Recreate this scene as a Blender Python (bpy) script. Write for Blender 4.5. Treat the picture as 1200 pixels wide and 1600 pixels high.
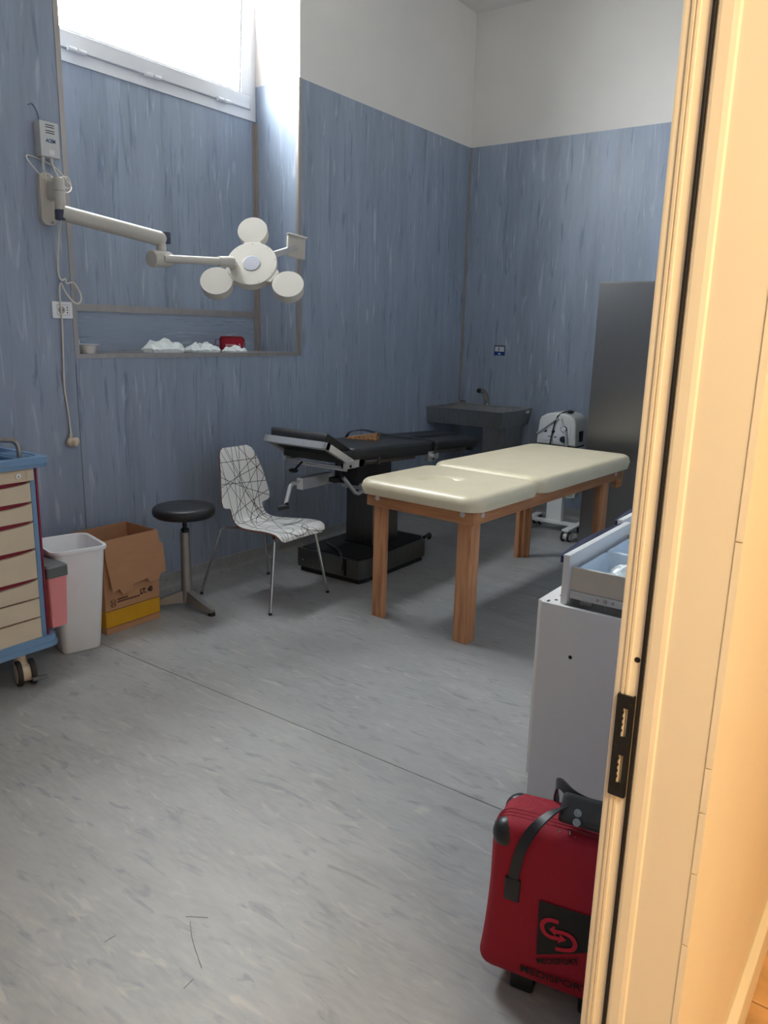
import bpy, bmesh, math, random
from mathutils import Vector, Matrix, Euler

random.seed(7)
for o in list(bpy.data.objects):
    bpy.data.objects.remove(o)
scene = bpy.context.scene
col = scene.collection
PI = math.pi

# ------------------------------------------------------------------ camera
F_PX = 1205.2
CAM = Vector((-6.4899, -3.779, 1.60))
PITCH, YAW, ROLL = 0.2295, 0.9512, 0.0262
fwd = Vector((math.sin(YAW) * math.cos(PITCH), math.cos(YAW) * math.cos(PITCH), -math.sin(PITCH)))
rt0 = Vector((math.cos(YAW), -math.sin(YAW), 0))
up0 = rt0.cross(fwd)
RT = math.cos(ROLL) * rt0 + math.sin(ROLL) * up0
UP = -math.sin(ROLL) * rt0 + math.cos(ROLL) * up0
cam_d = bpy.data.cameras.new('camera')
cam = bpy.data.objects.new('camera', cam_d)
col.objects.link(cam)
cam_d.sensor_fit = 'VERTICAL'
cam_d.sensor_height = 36.0
cam_d.lens = F_PX / 1600 * 36.0
cam_d.clip_start = 0.02
m = Matrix((RT, UP, -fwd)).transposed().to_4x4()
m.translation = CAM
cam.matrix_world = m
scene.camera = cam

# ------------------------------------------------------------------ world, daylight, exposure
SKY = 57.0
w = bpy.data.worlds.new('overcast_sky')
scene.world = w
w.use_nodes = True
bg = w.node_tree.nodes['Background']
bg.inputs['Color'].default_value = (0.955, 0.975, 1.0, 1)
bg.inputs['Strength'].default_value = SKY

pl = bpy.data.lights.new('window_portal', 'AREA')
pl.shape = 'RECTANGLE'
pl.size, pl.size_y = 1.80, 1.20
pl.cycles.is_portal = True
po = bpy.data.objects.new('window_portal', pl)
col.objects.link(po)
po.location = (-3.165, 0.53, 3.58)
po.rotation_euler = (-PI / 2, 0, 0)      # shines towards -Y, into the room

vs = scene.view_settings
vs.view_transform = 'Standard'
vs.look = 'None'
vs.gamma = 1.0
vs.use_curve_mapping = False
vs.exposure = 0.0
scene.cycles.max_bounces = 12
scene.cycles.diffuse_bounces = 8

# ------------------------------------------------------------------ materials
MATS = {}

def _nodes(name):
    mt = bpy.data.materials.new(name)
    mt.use_nodes = True
    nt = mt.node_tree
    return mt, nt, nt.nodes['Principled BSDF']

def srgb(r, g, b):
    f = lambda c: (c / 255 / 12.92) if c / 255 <= 0.04045 else ((c / 255 + 0.055) / 1.055) ** 2.4
    return (f(r), f(g), f(b), 1)

def mat(name, rgb, rough=0.5, metal=0.0, var=0.06, scale=14, stretch=(1, 1, 1), bump=0.0, spec=0.5, coat=0.0):
    """plain procedural material: base colour with faint noise variation, optional bump"""
    if name in MATS:
        return MATS[name]
    mt, nt, p = _nodes(name)
    N, L = nt.nodes, nt.links
    tc = N.new('ShaderNodeTexCoord')
    mp = N.new('ShaderNodeMapping')
    mp.inputs['Scale'].default_value = stretch
    nz = N.new('ShaderNodeTexNoise')
    nz.inputs['Scale'].default_value = scale
    nz.inputs['Detail'].default_value = 4
    L.new(tc.outputs['Object'], mp.inputs['Vector'])
    L.new(mp.outputs['Vector'], nz.inputs['Vector'])
    r = N.new('ShaderNodeValToRGB')
    c = srgb(*rgb)
    r.color_ramp.elements[0].position = 0.3
    r.color_ramp.elements[1].position = 0.7
    r.color_ramp.elements[0].color = tuple(x * (1 - var) for x in c[:3]) + (1,)
    r.color_ramp.elements[1].color = tuple(min(1, x * (1 + var)) for x in c[:3]) + (1,)
    L.new(nz.outputs['Fac'], r.inputs['Fac'])
    L.new(r.outputs['Color'], p.inputs['Base Color'])
    p.inputs['Roughness'].default_value = rough
    p.inputs['Metallic'].default_value = metal
    p.inputs['Specular IOR Level'].default_value = spec
    p.inputs['Coat Weight'].default_value = coat
    if bump:
        b = N.new('ShaderNodeBump')
        b.inputs['Strength'].default_value = bump
        b.inputs['Distance'].default_value = 0.004
        L.new(nz.outputs['Fac'], b.inputs['Height'])
        L.new(b.outputs['Normal'], p.inputs['Normal'])
    MATS[name] = mt
    return mt

def vinyl(name, base, lo, hi, stretch, rough, flake=0.62, s=1.0, grain=0.4, con=1.0, soft=1.0):
    """marbled vinyl sheet: base tone with elongated lighter and darker flakes"""
    mt, nt, p = _nodes(name)
    N, L = nt.nodes, nt.links
    tc = N.new('ShaderNodeTexCoord')
    def noise(mult, scale, detail, off, dist=0.0):
        mp = N.new('ShaderNodeMapping')
        mp.inputs['Scale'].default_value = tuple(a * mult for a in stretch)
        mp.inputs['Location'].default_value = off
        L.new(tc.outputs['Object'], mp.inputs['Vector'])
        n = N.new('ShaderNodeTexNoise')
        n.inputs['Scale'].default_value = scale * s
        n.inputs['Detail'].default_value = detail
        n.inputs['Distortion'].default_value = dist
        L.new(mp.outputs['Vector'], n.inputs['Vector'])
        return n
    def ramp(n, a, b):
        r = N.new('ShaderNodeMapRange')
        r.inputs['From Min'].default_value = a
        r.inputs['From Max'].default_value = b
        L.new(n.outputs['Fac'], r.inputs['Value'])
        return r
    def mix(fac, c1, c2, k=1.0):
        mx = N.new('ShaderNodeMix')
        mx.data_type = 'RGBA'
        if k != 1.0:
            mu = N.new('ShaderNodeMath')
            mu.operation = 'MULTIPLY'
            mu.inputs[1].default_value = k
            L.new(fac, mu.inputs[0])
            fac = mu.outputs[0]
        L.new(fac, mx.inputs['Factor'])
        for i, c in ((6, c1), (7, c2)):
            if hasattr(c, 'default_value'):
                L.new(c, mx.inputs[i])
            else:
                mx.inputs[i].default_value = c
        return mx.outputs[2]
    B, LO, HI = srgb(*base), srgb(*lo), srgb(*hi)
    midlo = tuple(B[i] * (1 - 0.20 * con) for i in range(3)) + (1,)
    midhi = tuple(min(1, B[i] * (1 + 0.17 * con)) for i in range(3)) + (1,)
    n0 = noise(1.0, 2.2, 7, (3, 1, 7), 0.4)
    c = mix(ramp(n0, 0.34, 0.66).outputs[0], midlo, midhi)
    n1 = noise(2.2, 3.4, 5, (11, 5, 2), 0.8)
    c = mix(ramp(n1, flake, flake + 0.10).outputs[0], c, LO, 0.75 * soft)
    n2 = noise(2.6, 3.0, 5, (1, 17, 9), 0.8)
    c = mix(ramp(n2, flake + 0.01, flake + 0.12).outputs[0], c, HI, 0.7 * soft)
    n3 = noise(5.0, 4.0, 3, (7, 2, 1))
    c = mix(ramp(n3, 0.35, 0.72).outputs[0], c, HI, grain * 0.35)
    n4 = N.new('ShaderNodeTexNoise')                      # broad worn patches
    n4.inputs['Scale'].default_value = 1.7; n4.inputs['Detail'].default_value = 6
    L.new(tc.outputs['Object'], n4.inputs['Vector'])
    c = mix(ramp(n4, 0.40, 0.70).outputs[0], c, tuple(B[i] * (0.86, 0.83, 0.78)[i] for i in range(3)) + (1,), 0.45 if grain > 0.5 else 0.0)
    L.new(c, p.inputs['Base Color'])
    p.inputs['Roughness'].default_value = rough
    b = N.new('ShaderNodeBump')
    b.inputs['Strength'].default_value = 0.06
    b.inputs['Distance'].default_value = 0.002
    L.new(n3.outputs['Fac'], b.inputs['Height'])
    L.new(b.outputs['Normal'], p.inputs['Normal'])
    MATS[name] = mt
    return mt

WALLV = vinyl('wall_vinyl', (149, 161, 180), (112, 129, 153), (188, 198, 207), (3.4, 3.4, 0.36), 0.42, flake=0.585, s=1.0, con=0.6)
WALLH = vinyl('wall_vinyl_level', (149, 161, 180), (112, 129, 153), (188, 198, 207), (0.5, 3.4, 4.4), 0.42, flake=0.585, s=1.0, con=0.6)
FLOORV = vinyl('floor_vinyl', (157, 158, 159), (116, 121, 128), (190, 187, 178), (2.7, 0.66, 2.7), 0.45, flake=0.585, s=1.3, grain=0.8, con=0.6, soft=0.85)
PAINT = mat('white_wall_paint', (236, 231, 225), 0.85, var=0.015, scale=3, bump=0.05)
CEILP = mat('ceiling_paint', (232, 230, 226), 0.9, var=0.015, scale=3)
CORRP = mat('corridor_paint', (243, 234, 214), 0.6, var=0.015, scale=4)
JAMB = mat('cream_door_frame', (243, 234, 214), 0.38, var=0.012, scale=6)
STEEL = mat('brushed_steel', (172, 169, 164), 0.36, 0.95, var=0.10, scale=9, stretch=(6, 6, 0.7))
STEELD = mat('brushed_steel_cabinet', (150, 150, 150), 0.30, 1.0, var=0.05, scale=30, stretch=(1, 1, 22))
TRIM = mat('satin_steel_trim', (178, 171, 166), 0.45, 0.7, var=0.08, scale=20, stretch=(1, 1, 0.2))
CHROME = mat('chrome', (205, 203, 198), 0.14, 1.0, var=0.02)
ALU = mat('brushed_aluminium', (226, 226, 226), 0.38, 0.8, var=0.06, scale=25, stretch=(1, 6, 1))
BLACKV = mat('black_leatherette', (30, 30, 31), 0.42, var=0.18, scale=40, bump=0.08)
BLACKP = mat('black_plastic', (24, 24, 25), 0.45, var=0.1)
RUBBER = mat('dark_rubber', (48, 44, 44), 0.65, var=0.1)
WHITEP = mat('white_plastic', (245, 246, 247), 0.35, var=0.015)
LAMPW = mat('lamp_white_enamel', (206, 201, 191), 0.34, var=0.015)
GREYP = mat('grey_plastic', (206, 208, 206), 0.4, var=0.02)
WINW = mat('window_white_pvc', (235, 236, 240), 0.35, var=0.01)
CREAMV = mat('cream_leatherette', (226, 214, 184), 0.36, var=0.03, scale=9, bump=0.05)
CARDB = mat('cardboard', (180, 134, 98), 0.85, var=0.05, scale=12, stretch=(1, 1, 3))
YELLOW = mat('yellow_print', (204, 150, 16), 0.7, var=0.05)
INK = mat('black_ink', (28, 22, 20), 0.7, var=0.05)
INKF = mat('faded_ink', (88, 60, 46), 0.8, var=0.05)
BEIGE = mat('beige_plastic', (222, 206, 180), 0.42, var=0.02)
BLUEP = mat('cart_blue_plastic', (118, 154, 190), 0.36, var=0.03)
BLUED = mat('cart_blue_tray', (100, 136, 170), 0.4, var=0.05)
CRIMSON = mat('crimson_panel', (140, 26, 54), 0.45, var=0.05)
PINK = mat('pink_plastic', (236, 148, 150), 0.5, var=0.02)
LIDG = mat('grey_lid_plastic', (104, 106, 106), 0.5, var=0.03)
REDF = mat('red_canvas', (158, 10, 38), 0.75, var=0.08, scale=220, bump=0.25)
REDZ = mat('red_piping', (150, 8, 34), 0.55, var=0.05)
REDLOGO = mat('red_print', (190, 24, 50), 0.7, var=0.03)
BLACKL = mat('black_strap_leather', (38, 39, 42), 0.4, var=0.15, scale=60, bump=0.1)
NAVY = mat('navy_handle', (34, 38, 84), 0.35, var=0.05)
PLYE = mat('reddish_plywood_edge', (150, 98, 78), 0.6, var=0.1, scale=40)
PAPER = mat('white_crumpled_wrap', (238, 244, 242), 0.35, var=0.03, scale=30)
TEAL = mat('pale_teal_film', (176, 208, 206), 0.3, var=0.04)
BULB = mat('lamp_lens', (186, 188, 198), 0.25, var=0.02)
LEDG = mat('niche_ledge_laminate', (168, 164, 158), 0.35, 0.6, var=0.06, scale=12, stretch=(0.4, 3, 3))
BLUES = mat('sign_blue', (22, 44, 122), 0.4, var=0.03)
CYAN = mat('sign_light_blue', (150, 190, 214), 0.4, var=0.03)
ACEMB = mat('logo_navy', (28, 66, 104), 0.4, var=0.02)
NIGHT = mat('dark_recess', (20, 20, 22), 0.8, var=0.05)
CABW = mat('white_laminate', (232, 230, 228), 0.4, var=0.012)
HOSE = mat('clear_grey_hose', (190, 194, 194), 0.3, var=0.03)
GROUND = mat('yard_concrete', (150, 148, 142), 0.9, var=0.1, scale=5)
GASKET = mat('black_gasket', (22, 20, 22), 0.6, var=0.05)
TILEM = mat('terracotta_tile', (200, 160, 112), 0.6, var=0.22, scale=9, bump=0.5)
GROUT = mat('tile_grout', (164, 128, 92), 0.9, var=0.1)
BEAD = mat('weld_bead', (178, 176, 172), 0.5, var=0.03)
CABLE = mat('white_cable', (224, 216, 204), 0.45, var=0.02)

def wood_mat(name, base, dark, axis_stretch, rough=0.42, scale=2.2, bands='X', wave=0.35):
    mt, nt, p = _nodes(name)
    N, L = nt.nodes, nt.links
    tc = N.new('ShaderNodeTexCoord')
    mp = N.new('ShaderNodeMapping')
    mp.inputs['Scale'].default_value = axis_stretch
    nz = N.new('ShaderNodeTexNoise')
    nz.inputs['Scale'].default_value = scale
    nz.inputs['Detail'].default_value = 6
    nz.inputs['Distortion'].default_value = 1.2
    wv = N.new('ShaderNodeTexWave')
    wv.inputs['Scale'].default_value = scale * 1.5
    wv.bands_direction = bands
    wv.inputs['Distortion'].default_value = 7
    wv.inputs['Detail'].default_value = 3
    L.new(tc.outputs['Object'], mp.inputs['Vector'])
    L.new(mp.outputs['Vector'], nz.inputs['Vector'])
    L.new(mp.outputs['Vector'], wv.inputs['Vector'])
    ad = N.new('ShaderNodeMath'); ad.operation = 'MULTIPLY_ADD'
    ad.inputs[1].default_value = wave
    L.new(wv.outputs['Fac'], ad.inputs[0]); L.new(nz.outputs['Fac'], ad.inputs[2])
    r = N.new('ShaderNodeValToRGB')
    r.color_ramp.elements[0].position = 0.40; r.color_ramp.elements[0].color = srgb(*dark)
    r.color_ramp.elements[1].position = 0.78; r.color_ramp.elements[1].color = srgb(*base)
    L.new(ad.outputs[0], r.inputs['Fac'])
    L.new(r.outputs['Color'], p.inputs['Base Color'])
    p.inputs['Roughness'].default_value = rough
    MATS[name] = mt
    return mt

WOODL = wood_mat('beech_legs', (206, 150, 106), (172, 112, 72), (9, 9, 0.8))
WOODA = wood_mat('beech_apron', (196, 138, 92), (162, 102, 64), (0.8, 9, 9), bands='Z')
WOODW = wood_mat('wedge_wood', (196, 150, 104), (104, 62, 36), (3, 14, 14), wave=0.12)

def glass_mat():
    mt, nt, p = _nodes('window_glass')
    N, L = nt.nodes, nt.links
    N.remove(p)
    out = N['Material Output']
    tr = N.new('ShaderNodeBsdfTransparent'); tr.inputs['Color'].default_value = (0.94, 0.96, 0.96, 1)
    gl = N.new('ShaderNodeBsdfGlossy'); gl.inputs['Roughness'].default_value = 0.02
    lw = N.new('ShaderNodeLayerWeight')
    pw = N.new('ShaderNodeMath'); pw.operation = 'POWER'; pw.inputs[1].default_value = 4.0
    L.new(lw.outputs['Facing'], pw.inputs[0])
    fr = N.new('ShaderNodeMath'); fr.operation = 'MULTIPLY_ADD'; fr.inputs[1].default_value = 0.9; fr.inputs[2].default_value = 0.03
    L.new(pw.outputs[0], fr.inputs[0])
    mx = N.new('ShaderNodeMixShader')
    L.new(fr.outputs[0], mx.inputs[0]); L.new(tr.outputs[0], mx.inputs[1]); L.new(gl.outputs[0], mx.inputs[2])
    L.new(mx.outputs[0], out.inputs['Surface'])
    return mt
GLASS = glass_mat()

def emit_mat(name, rgb, s):
    mt, nt, p = _nodes(name)
    p.inputs['Base Color'].default_value = (*rgb, 1)
    p.inputs['Emission Color'].default_value = (*rgb, 1)
    p.inputs['Emission Strength'].default_value = s
    return mt

def chair_print():
    """white laminate crossed by thin black straight and curved lines, drawn on the shell's own metre UVs"""
    mt, nt, p = _nodes('line_print_laminate')
    N, L = nt.nodes, nt.links
    uv = N.new('ShaderNodeUVMap'); uv.uv_map = 'shell'
    rnd = random.Random(21)
    cur = None
    def mx(a):
        nonlocal cur
        if cur is None:
            cur = a
        else:
            n = N.new('ShaderNodeMath'); n.operation = 'MAXIMUM'
            L.new(cur, n.inputs[0]); L.new(a, n.inputs[1]); cur = n.outputs[0]
    for i in range(30):
        th = rnd.uniform(0, PI)
        px, py = rnd.uniform(-0.16, 0.16), rnd.uniform(0.02, 0.86)
        d = N.new('ShaderNodeVectorMath'); d.operation = 'DOT_PRODUCT'
        d.inputs[1].default_value = (math.cos(th), math.sin(th), 0)
        L.new(uv.outputs[0], d.inputs[0])
        c = N.new('ShaderNodeMath'); c.operation = 'COMPARE'
        c.inputs[1].default_value = px * math.cos(th) + py * math.sin(th)
        c.inputs[2].default_value = 0.0017
        L.new(d.outputs['Value'], c.inputs[0])
        mx(c.outputs[0])
    for i in range(6):
        px, py, r = rnd.uniform(-0.2, 0.2), rnd.uniform(-0.05, 0.45), rnd.uniform(0.08, 0.26)
        d = N.new('ShaderNodeVectorMath'); d.operation = 'DISTANCE'
        d.inputs[1].default_value = (px, py, 0)
        L.new(uv.outputs[0], d.inputs[0])
        c = N.new('ShaderNodeMath'); c.operation = 'COMPARE'
        c.inputs[1].default_value = r; c.inputs[2].default_value = 0.0016
        L.new(d.outputs['Value'], c.inputs[0])
        mx(c.outputs[0])
    mix = N.new('ShaderNodeMix'); mix.data_type = 'RGBA'
    L.new(cur, mix.inputs['Factor'])
    mix.inputs[6].default_value = srgb(247, 246, 242)
    mix.inputs[7].default_value = srgb(30, 28, 30)
    L.new(mix.outputs[2], p.inputs['Base Color'])
    p.inputs['Roughness'].default_value = 0.35
    return mt
CHAIRM = chair_print()

# ------------------------------------------------------------------ geometry helpers
def frame_z(d):
    """rotation taking +Z to direction d"""
    return Vector((0, 0, 1)).rotation_difference(Vector(d).normalized()).to_matrix().to_4x4()

class MB:
    def __init__(self):
        self.bm = bmesh.new()
    def _merge(self, b, M=None):
        if M is not None:
            bmesh.ops.transform(b, matrix=M, verts=b.verts)
        me = bpy.data.meshes.new('tmp')
        b.to_mesh(me); b.free()
        self.bm.from_mesh(me)
        bpy.data.meshes.remove(me)
        return self
    def box(self, x0, x1, y0, y1, z0, z1, bev=0.0, seg=2, M=None):
        b = bmesh.new()
        bmesh.ops.create_cube(b, size=1)
        for v in b.verts:
            v.co = Vector(((x0 + x1) / 2 + v.co.x * (x1 - x0), (y0 + y1) / 2 + v.co.y * (y1 - y0), (z0 + z1) / 2 + v.co.z * (z1 - z0)))
        if bev:
            bmesh.ops.bevel(b, geom=list(b.edges), offset=bev, segments=seg, profile=0.5, affect='EDGES', clamp_overlap=True)
        return self._merge(b, M)
    def cyl(self, p0, p1, r0, r1=None, n=20, bev=0.0):
        p0, p1 = Vector(p0), Vector(p1)
        r1 = r0 if r1 is None else r1
        b = bmesh.new()
        bmesh.ops.create_cone(b, cap_ends=True, segments=n, radius1=r0, radius2=r1, depth=(p1 - p0).length)
        if bev:
            es = [e for e in b.edges if abs(e.verts[0].co.z - e.verts[1].co.z) < 1e-6]
            bmesh.ops.bevel(b, geom=es, offset=bev, segments=3, profile=0.5, affect='EDGES', clamp_overlap=True)
        return self._merge(b, Matrix.Translation((p0 + p1) / 2) @ frame_z(p1 - p0))
    def lathe(self, prof, n=28, M=None):
        """profile [(r, z)] turned about Z"""
        b = bmesh.new()
        rings = []
        for r, z in prof:
            if r < 1e-5:
                rings.append([b.verts.new((0, 0, z))])
            else:
                rings.append([b.verts.new((r * math.cos(2 * PI * k / n), r * math.sin(2 * PI * k / n), z)) for k in range(n)])
        for a, c in zip(rings, rings[1:]):
            for k in range(n):
                k2 = (k + 1) % n
                if len(a) == 1 and len(c) > 1:
                    b.faces.new((a[0], c[k], c[k2]))
                elif len(c) == 1 and len(a) > 1:
                    b.faces.new((a[k], a[k2], c[0]))
                elif len(a) > 1:
                    b.faces.new((a[k], a[k2], c[k2], c[k]))
        bmesh.ops.recalc_face_normals(b, faces=b.faces)
        return self._merge(b, M)
    def tube(self, pts, r, n=8, closed=False, sub=0):
        pts = [Vector(p) for p in pts]
        if sub:
            pts = smooth_path(pts, sub, closed)
        b = bmesh.new()
        rings = []
        N = len(pts)
        prev = None
        for i, p in enumerate(pts):
            if closed:
                t = pts[(i + 1) % N] - pts[i - 1]
            else:
                t = pts[min(i + 1, N - 1)] - pts[max(i - 1, 0)]
            t.normalize()
            if prev is None:
                a = Vector((0, 0, 1)) if abs(t.z) < 0.9 else Vector((1, 0, 0))
                nx = t.cross(a).normalized()
            else:
                nx = (prev - t * prev.dot(t)).normalized()
            prev = nx
            ny = t.cross(nx)
            rr = r(i / max(1, N - 1)) if callable(r) else r
            rings.append([b.verts.new(p + rr * (math.cos(2 * PI * k / n) * nx + math.sin(2 * PI * k / n) * ny)) for k in range(n)])
        pairs = list(zip(rings, rings[1:])) + ([(rings[-1], rings[0])] if closed else [])
        for a, c in pairs:
            for k in range(n):
                b.faces.new((a[k], a[(k + 1) % n], c[(k + 1) % n], c[k]))
        if not closed:
            b.faces.new(rings[0][::-1]); b.faces.new(rings[-1])
        bmesh.ops.recalc_face_normals(b, faces=b.faces)
        return self._merge(b)
    def band(self, pts, w, t, side):
        """flat strap along pts, width w along vector side, thickness t"""
        pts = [Vector(p) for p in pts]
        side = Vector(side).normalized()
        b = bmesh.new()
        rings = []
        for i, p in enumerate(pts):
            tg = (pts[min(i + 1, len(pts) - 1)] - pts[max(i - 1, 0)]).normalized()
            s = (side - tg * side.dot(tg)).normalized()
            nn = tg.cross(s)
            rings.append([b.verts.new(p + s * (w / 2 * a) + nn * (t / 2 * c)) for a, c in ((-1, -1), (1, -1), (1, 1), (-1, 1))])
        for a, c in zip(rings, rings[1:]):
            for k in range(4):
                b.faces.new((a[k], a[(k + 1) % 4], c[(k + 1) % 4], c[k]))
        b.faces.new(rings[0][::-1]); b.faces.new(rings[-1])
        bmesh.ops.recalc_face_normals(b, faces=b.faces)
        return self._merge(b)
    def prism(self, poly, h, M=None):
        """polygon in XY extruded from z=0 to z=h"""
        b = bmesh.new()
        vs_ = [b.verts.new((x, y, 0)) for x, y in poly]
        f = b.faces.new(vs_)
        r = bmesh.ops.extrude_face_region(b, geom=[f])
        bmesh.ops.translate(b, vec=(0, 0, h), verts=[v for v in r['geom'] if isinstance(v, bmesh.types.BMVert)])
        bmesh.ops.recalc_face_normals(b, faces=b.faces)
        return self._merge(b, M)
    def quads(self, verts, faces, M=None):
        b = bmesh.new()
        vv = [b.verts.new(v) for v in verts]
        for f in faces:
            b.faces.new([vv[i] for i in f])
        bmesh.ops.recalc_face_normals(b, faces=b.faces)
        return self._merge(b, M)
    def bevel(self, off, seg=3):
        bmesh.ops.bevel(self.bm, geom=list(self.bm.edges), offset=off, segments=seg, profile=0.5, affect='EDGES', clamp_overlap=True)
        return self
    def ball(self, c, r, sc=(1, 1, 1), n=16, M=None):
        b = bmesh.new()
        bmesh.ops.create_uvsphere(b, u_segments=n, v_segments=max(6, n // 2), radius=1)
        T = Matrix.Translation(Vector(c)) @ (M or Matrix.Identity(4)) @ Matrix.Diagonal((r * sc[0], r * sc[1], r * sc[2], 1))
        return self._merge(b, T)
    def pad(self, lx, ly, h, rc, r, M=None, nx=36, ny=24, dent=None, under=0.01):
        """upholstered cushion, lx by ly centred, from z=0 to h, corner radius rc, edge radius r"""
        b = bmesh.new()
        hx, hy = lx / 2, ly / 2
        def spread(n, half):
            out = []
            for i in range(n + 1):
                t = i / n * 2 - 1
                out.append(half * math.sin(t * PI / 2) * 0.55 + half * t * 0.45)
            return out
        xs, ys = spread(nx, hx), spread(ny, hy)
        g = {}
        for i, x in enumerate(xs):
            for j, y in enumerate(ys):
                ax, ay = abs(x) - (hx - rc), abs(y) - (hy - rc)
                X, Y = x, y
                if ax > 0 and ay > 0:
                    mm, ln = max(ax, ay), math.hypot(ax, ay)
                    k = mm / ln
                    X = math.copysign(hx - rc + ax * k, x); Y = math.copysign(hy - rc + ay * k, y)
                    d = rc - mm
                else:
                    d = min(hx - abs(x), hy - abs(y))
                z = h
                if d < r:
                    z = h - r * (1 - math.sqrt(max(0, 1 - (1 - d / r) ** 2)))
                if dent:
                    z += dent(X, Y)
                g[i, j] = b.verts.new((X, Y, z))
        for i in range(nx):
            for j in range(ny):
                b.faces.new((g[i, j], g[i + 1, j], g[i + 1, j + 1], g[i, j + 1]))
        loop = [g[i, 0] for i in range(nx + 1)] + [g[nx, j] for j in range(1, ny + 1)] + [g[i, ny] for i in range(nx - 1, -1, -1)] + [g[0, j] for j in range(ny - 1, 0, -1)]
        ring2 = [b.verts.new((v.co.x * (1 - under / hx), v.co.y * (1 - under / hy), 0)) for v in loop]
        n = len(loop)
        for k in range(n):
            b.faces.new((loop[k], loop[(k + 1) % n], ring2[(k + 1) % n], ring2[k]))
        b.faces.new(ring2)
        bmesh.ops.recalc_face_normals(b, faces=b.faces)
        return self._merge(b, M)
    def build(self, name, material, parent=None, smooth=True, angle=35):
        me = bpy.data.meshes.new(name)
        self.bm.to_mesh(me); self.bm.free()
        mats = material if isinstance(material, (list, tuple)) else [material]
        for mm in mats:
            me.materials.append(mm)
        if smooth:
            for p in me.polygons:
                p.use_smooth = True
            me.set_sharp_from_angle(angle=math.radians(angle))
        o = bpy.data.objects.new(name, me)
        col.objects.link(o)
        if parent:
            o.parent = parent
        return o

def smooth_path(pts, sub, closed=False):
    out = []
    N = len(pts)
    rng = range(N) if closed else range(N - 1)
    for i in rng:
        g = (lambda k: pts[k % N]) if closed else (lambda k: pts[max(0, min(N - 1, k))])
        p0, p1, p2, p3 = g(i - 1), g(i), g(i + 1), g(i + 2)
        for s in range(sub):
            t = s / sub
            out.append(0.5 * ((2 * p1) + (p2 - p0) * t + (2 * p0 - 5 * p1 + 4 * p2 - p3) * t * t + (3 * p1 - p0 - 3 * p2 + p3) * t ** 3))
    if not closed:
        out.append(pts[-1])
    return out

def rrect(x0, x1, y0, y1, r, n=6):
    out = []
    for cx, cy, a in ((x1 - r, y0 + r, -90), (x1 - r, y1 - r, 0), (x0 + r, y1 - r, 90), (x0 + r, y0 + r, 180)):
        for k in range(n + 1):
            t = math.radians(a + 90 * k / n)
            out.append((cx + r * math.cos(t), cy + r * math.sin(t)))
    return out

def struct(o):
    o['kind'] = 'structure'
    return o

def tag(o, label, cat, group=None):
    o['label'] = label; o['category'] = cat
    if group:
        o['group'] = group
    return o

def thing(name, label, cat, loc=(0, 0, 0), rz=0.0, group=None):
    o = bpy.data.objects.new(name, None)
    o.empty_display_size = 0.1
    col.objects.link(o)
    o.location = loc
    o.rotation_euler = (0, 0, rz)
    return tag(o, label, cat, group)

def lettering(name, txt, size, M, material, parent, extrude=0.0004, xs=1.0, bold=0.0):
    cu = bpy.data.curves.new(name, 'FONT')
    cu.body = txt; cu.size = size; cu.extrude = extrude; cu.offset = bold
    cu.align_x = 'LEFT'
    t = bpy.data.objects.new(name + '_src', cu)
    col.objects.link(t)
    bpy.context.view_layer.update()
    me = bpy.data.meshes.new_from_object(t.evaluated_get(bpy.context.evaluated_depsgraph_get()))
    bpy.data.objects.remove(t); bpy.data.curves.remove(cu)
    me.transform(M @ Matrix.Diagonal((xs, 1, 1, 1)))
    me.name = name
    me.materials.clear(); me.materials.append(material)
    o = bpy.data.objects.new(name, me)
    col.objects.link(o); o.parent = parent
    return o

def basis(o, ex, ey):
    """matrix with local X=ex, Y=ey, Z=ex x ey, origin o"""
    ex, ey = Vector(ex).normalized(), Vector(ey).normalized()
    ez = ex.cross(ey)
    M = Matrix((ex, ey, ez)).transposed().to_4x4()
    M.translation = Vector(o)
    return M

# ------------------------------------------------------------------ the room
XL, XR = -4.05, -2.28          # window niche
ZS, ZH = 1.425, 3.2216         # niche sill, top of the blue wall covering
ZC = 4.2974                    # ceiling
ND = 0.42                      # niche depth
NT = 4.16                      # niche top
XW, YF, YO = -7.3, -3.467, -3.592   # left wall, front wall inside, front wall corridor side
JX = -5.45                     # door jamb
JL = -6.47

floor = struct(MB().box(XW, 0.3, YO, 0.3, -0.12, -0.004).build('floor', NIGHT))
for a, b in ((XW, -6.31), (-6.31, -4.31), (-4.31, -2.31), (-2.31, 0.0)):
    MB().box(a + 0.0018, b - 0.0018, YO, 0.0, -0.004, 0.0).build('vinyl_sheet', FLOORV, floor)

SCUFF = mat('dark_scuff', (112, 109, 106), 0.7, var=0.2, scale=60)
for pts in (((-5.306, -2.313), (-5.335, -2.352), (-5.36, -2.394), (-5.395, -2.462)), ((-5.301, -2.289), (-5.284, -2.315), (-5.267, -2.341)), ((-5.493, -2.191), (-5.462, -2.194)), ((-5.464, -2.475), (-5.431, -2.471))):
    MB().band([Vector((x, y, 0.0003)) for x, y in pts], 0.0018, 0.0006, (0.6, -0.2, 0)).build('scuff_mark', SCUFF, floor, smooth=False)

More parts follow.
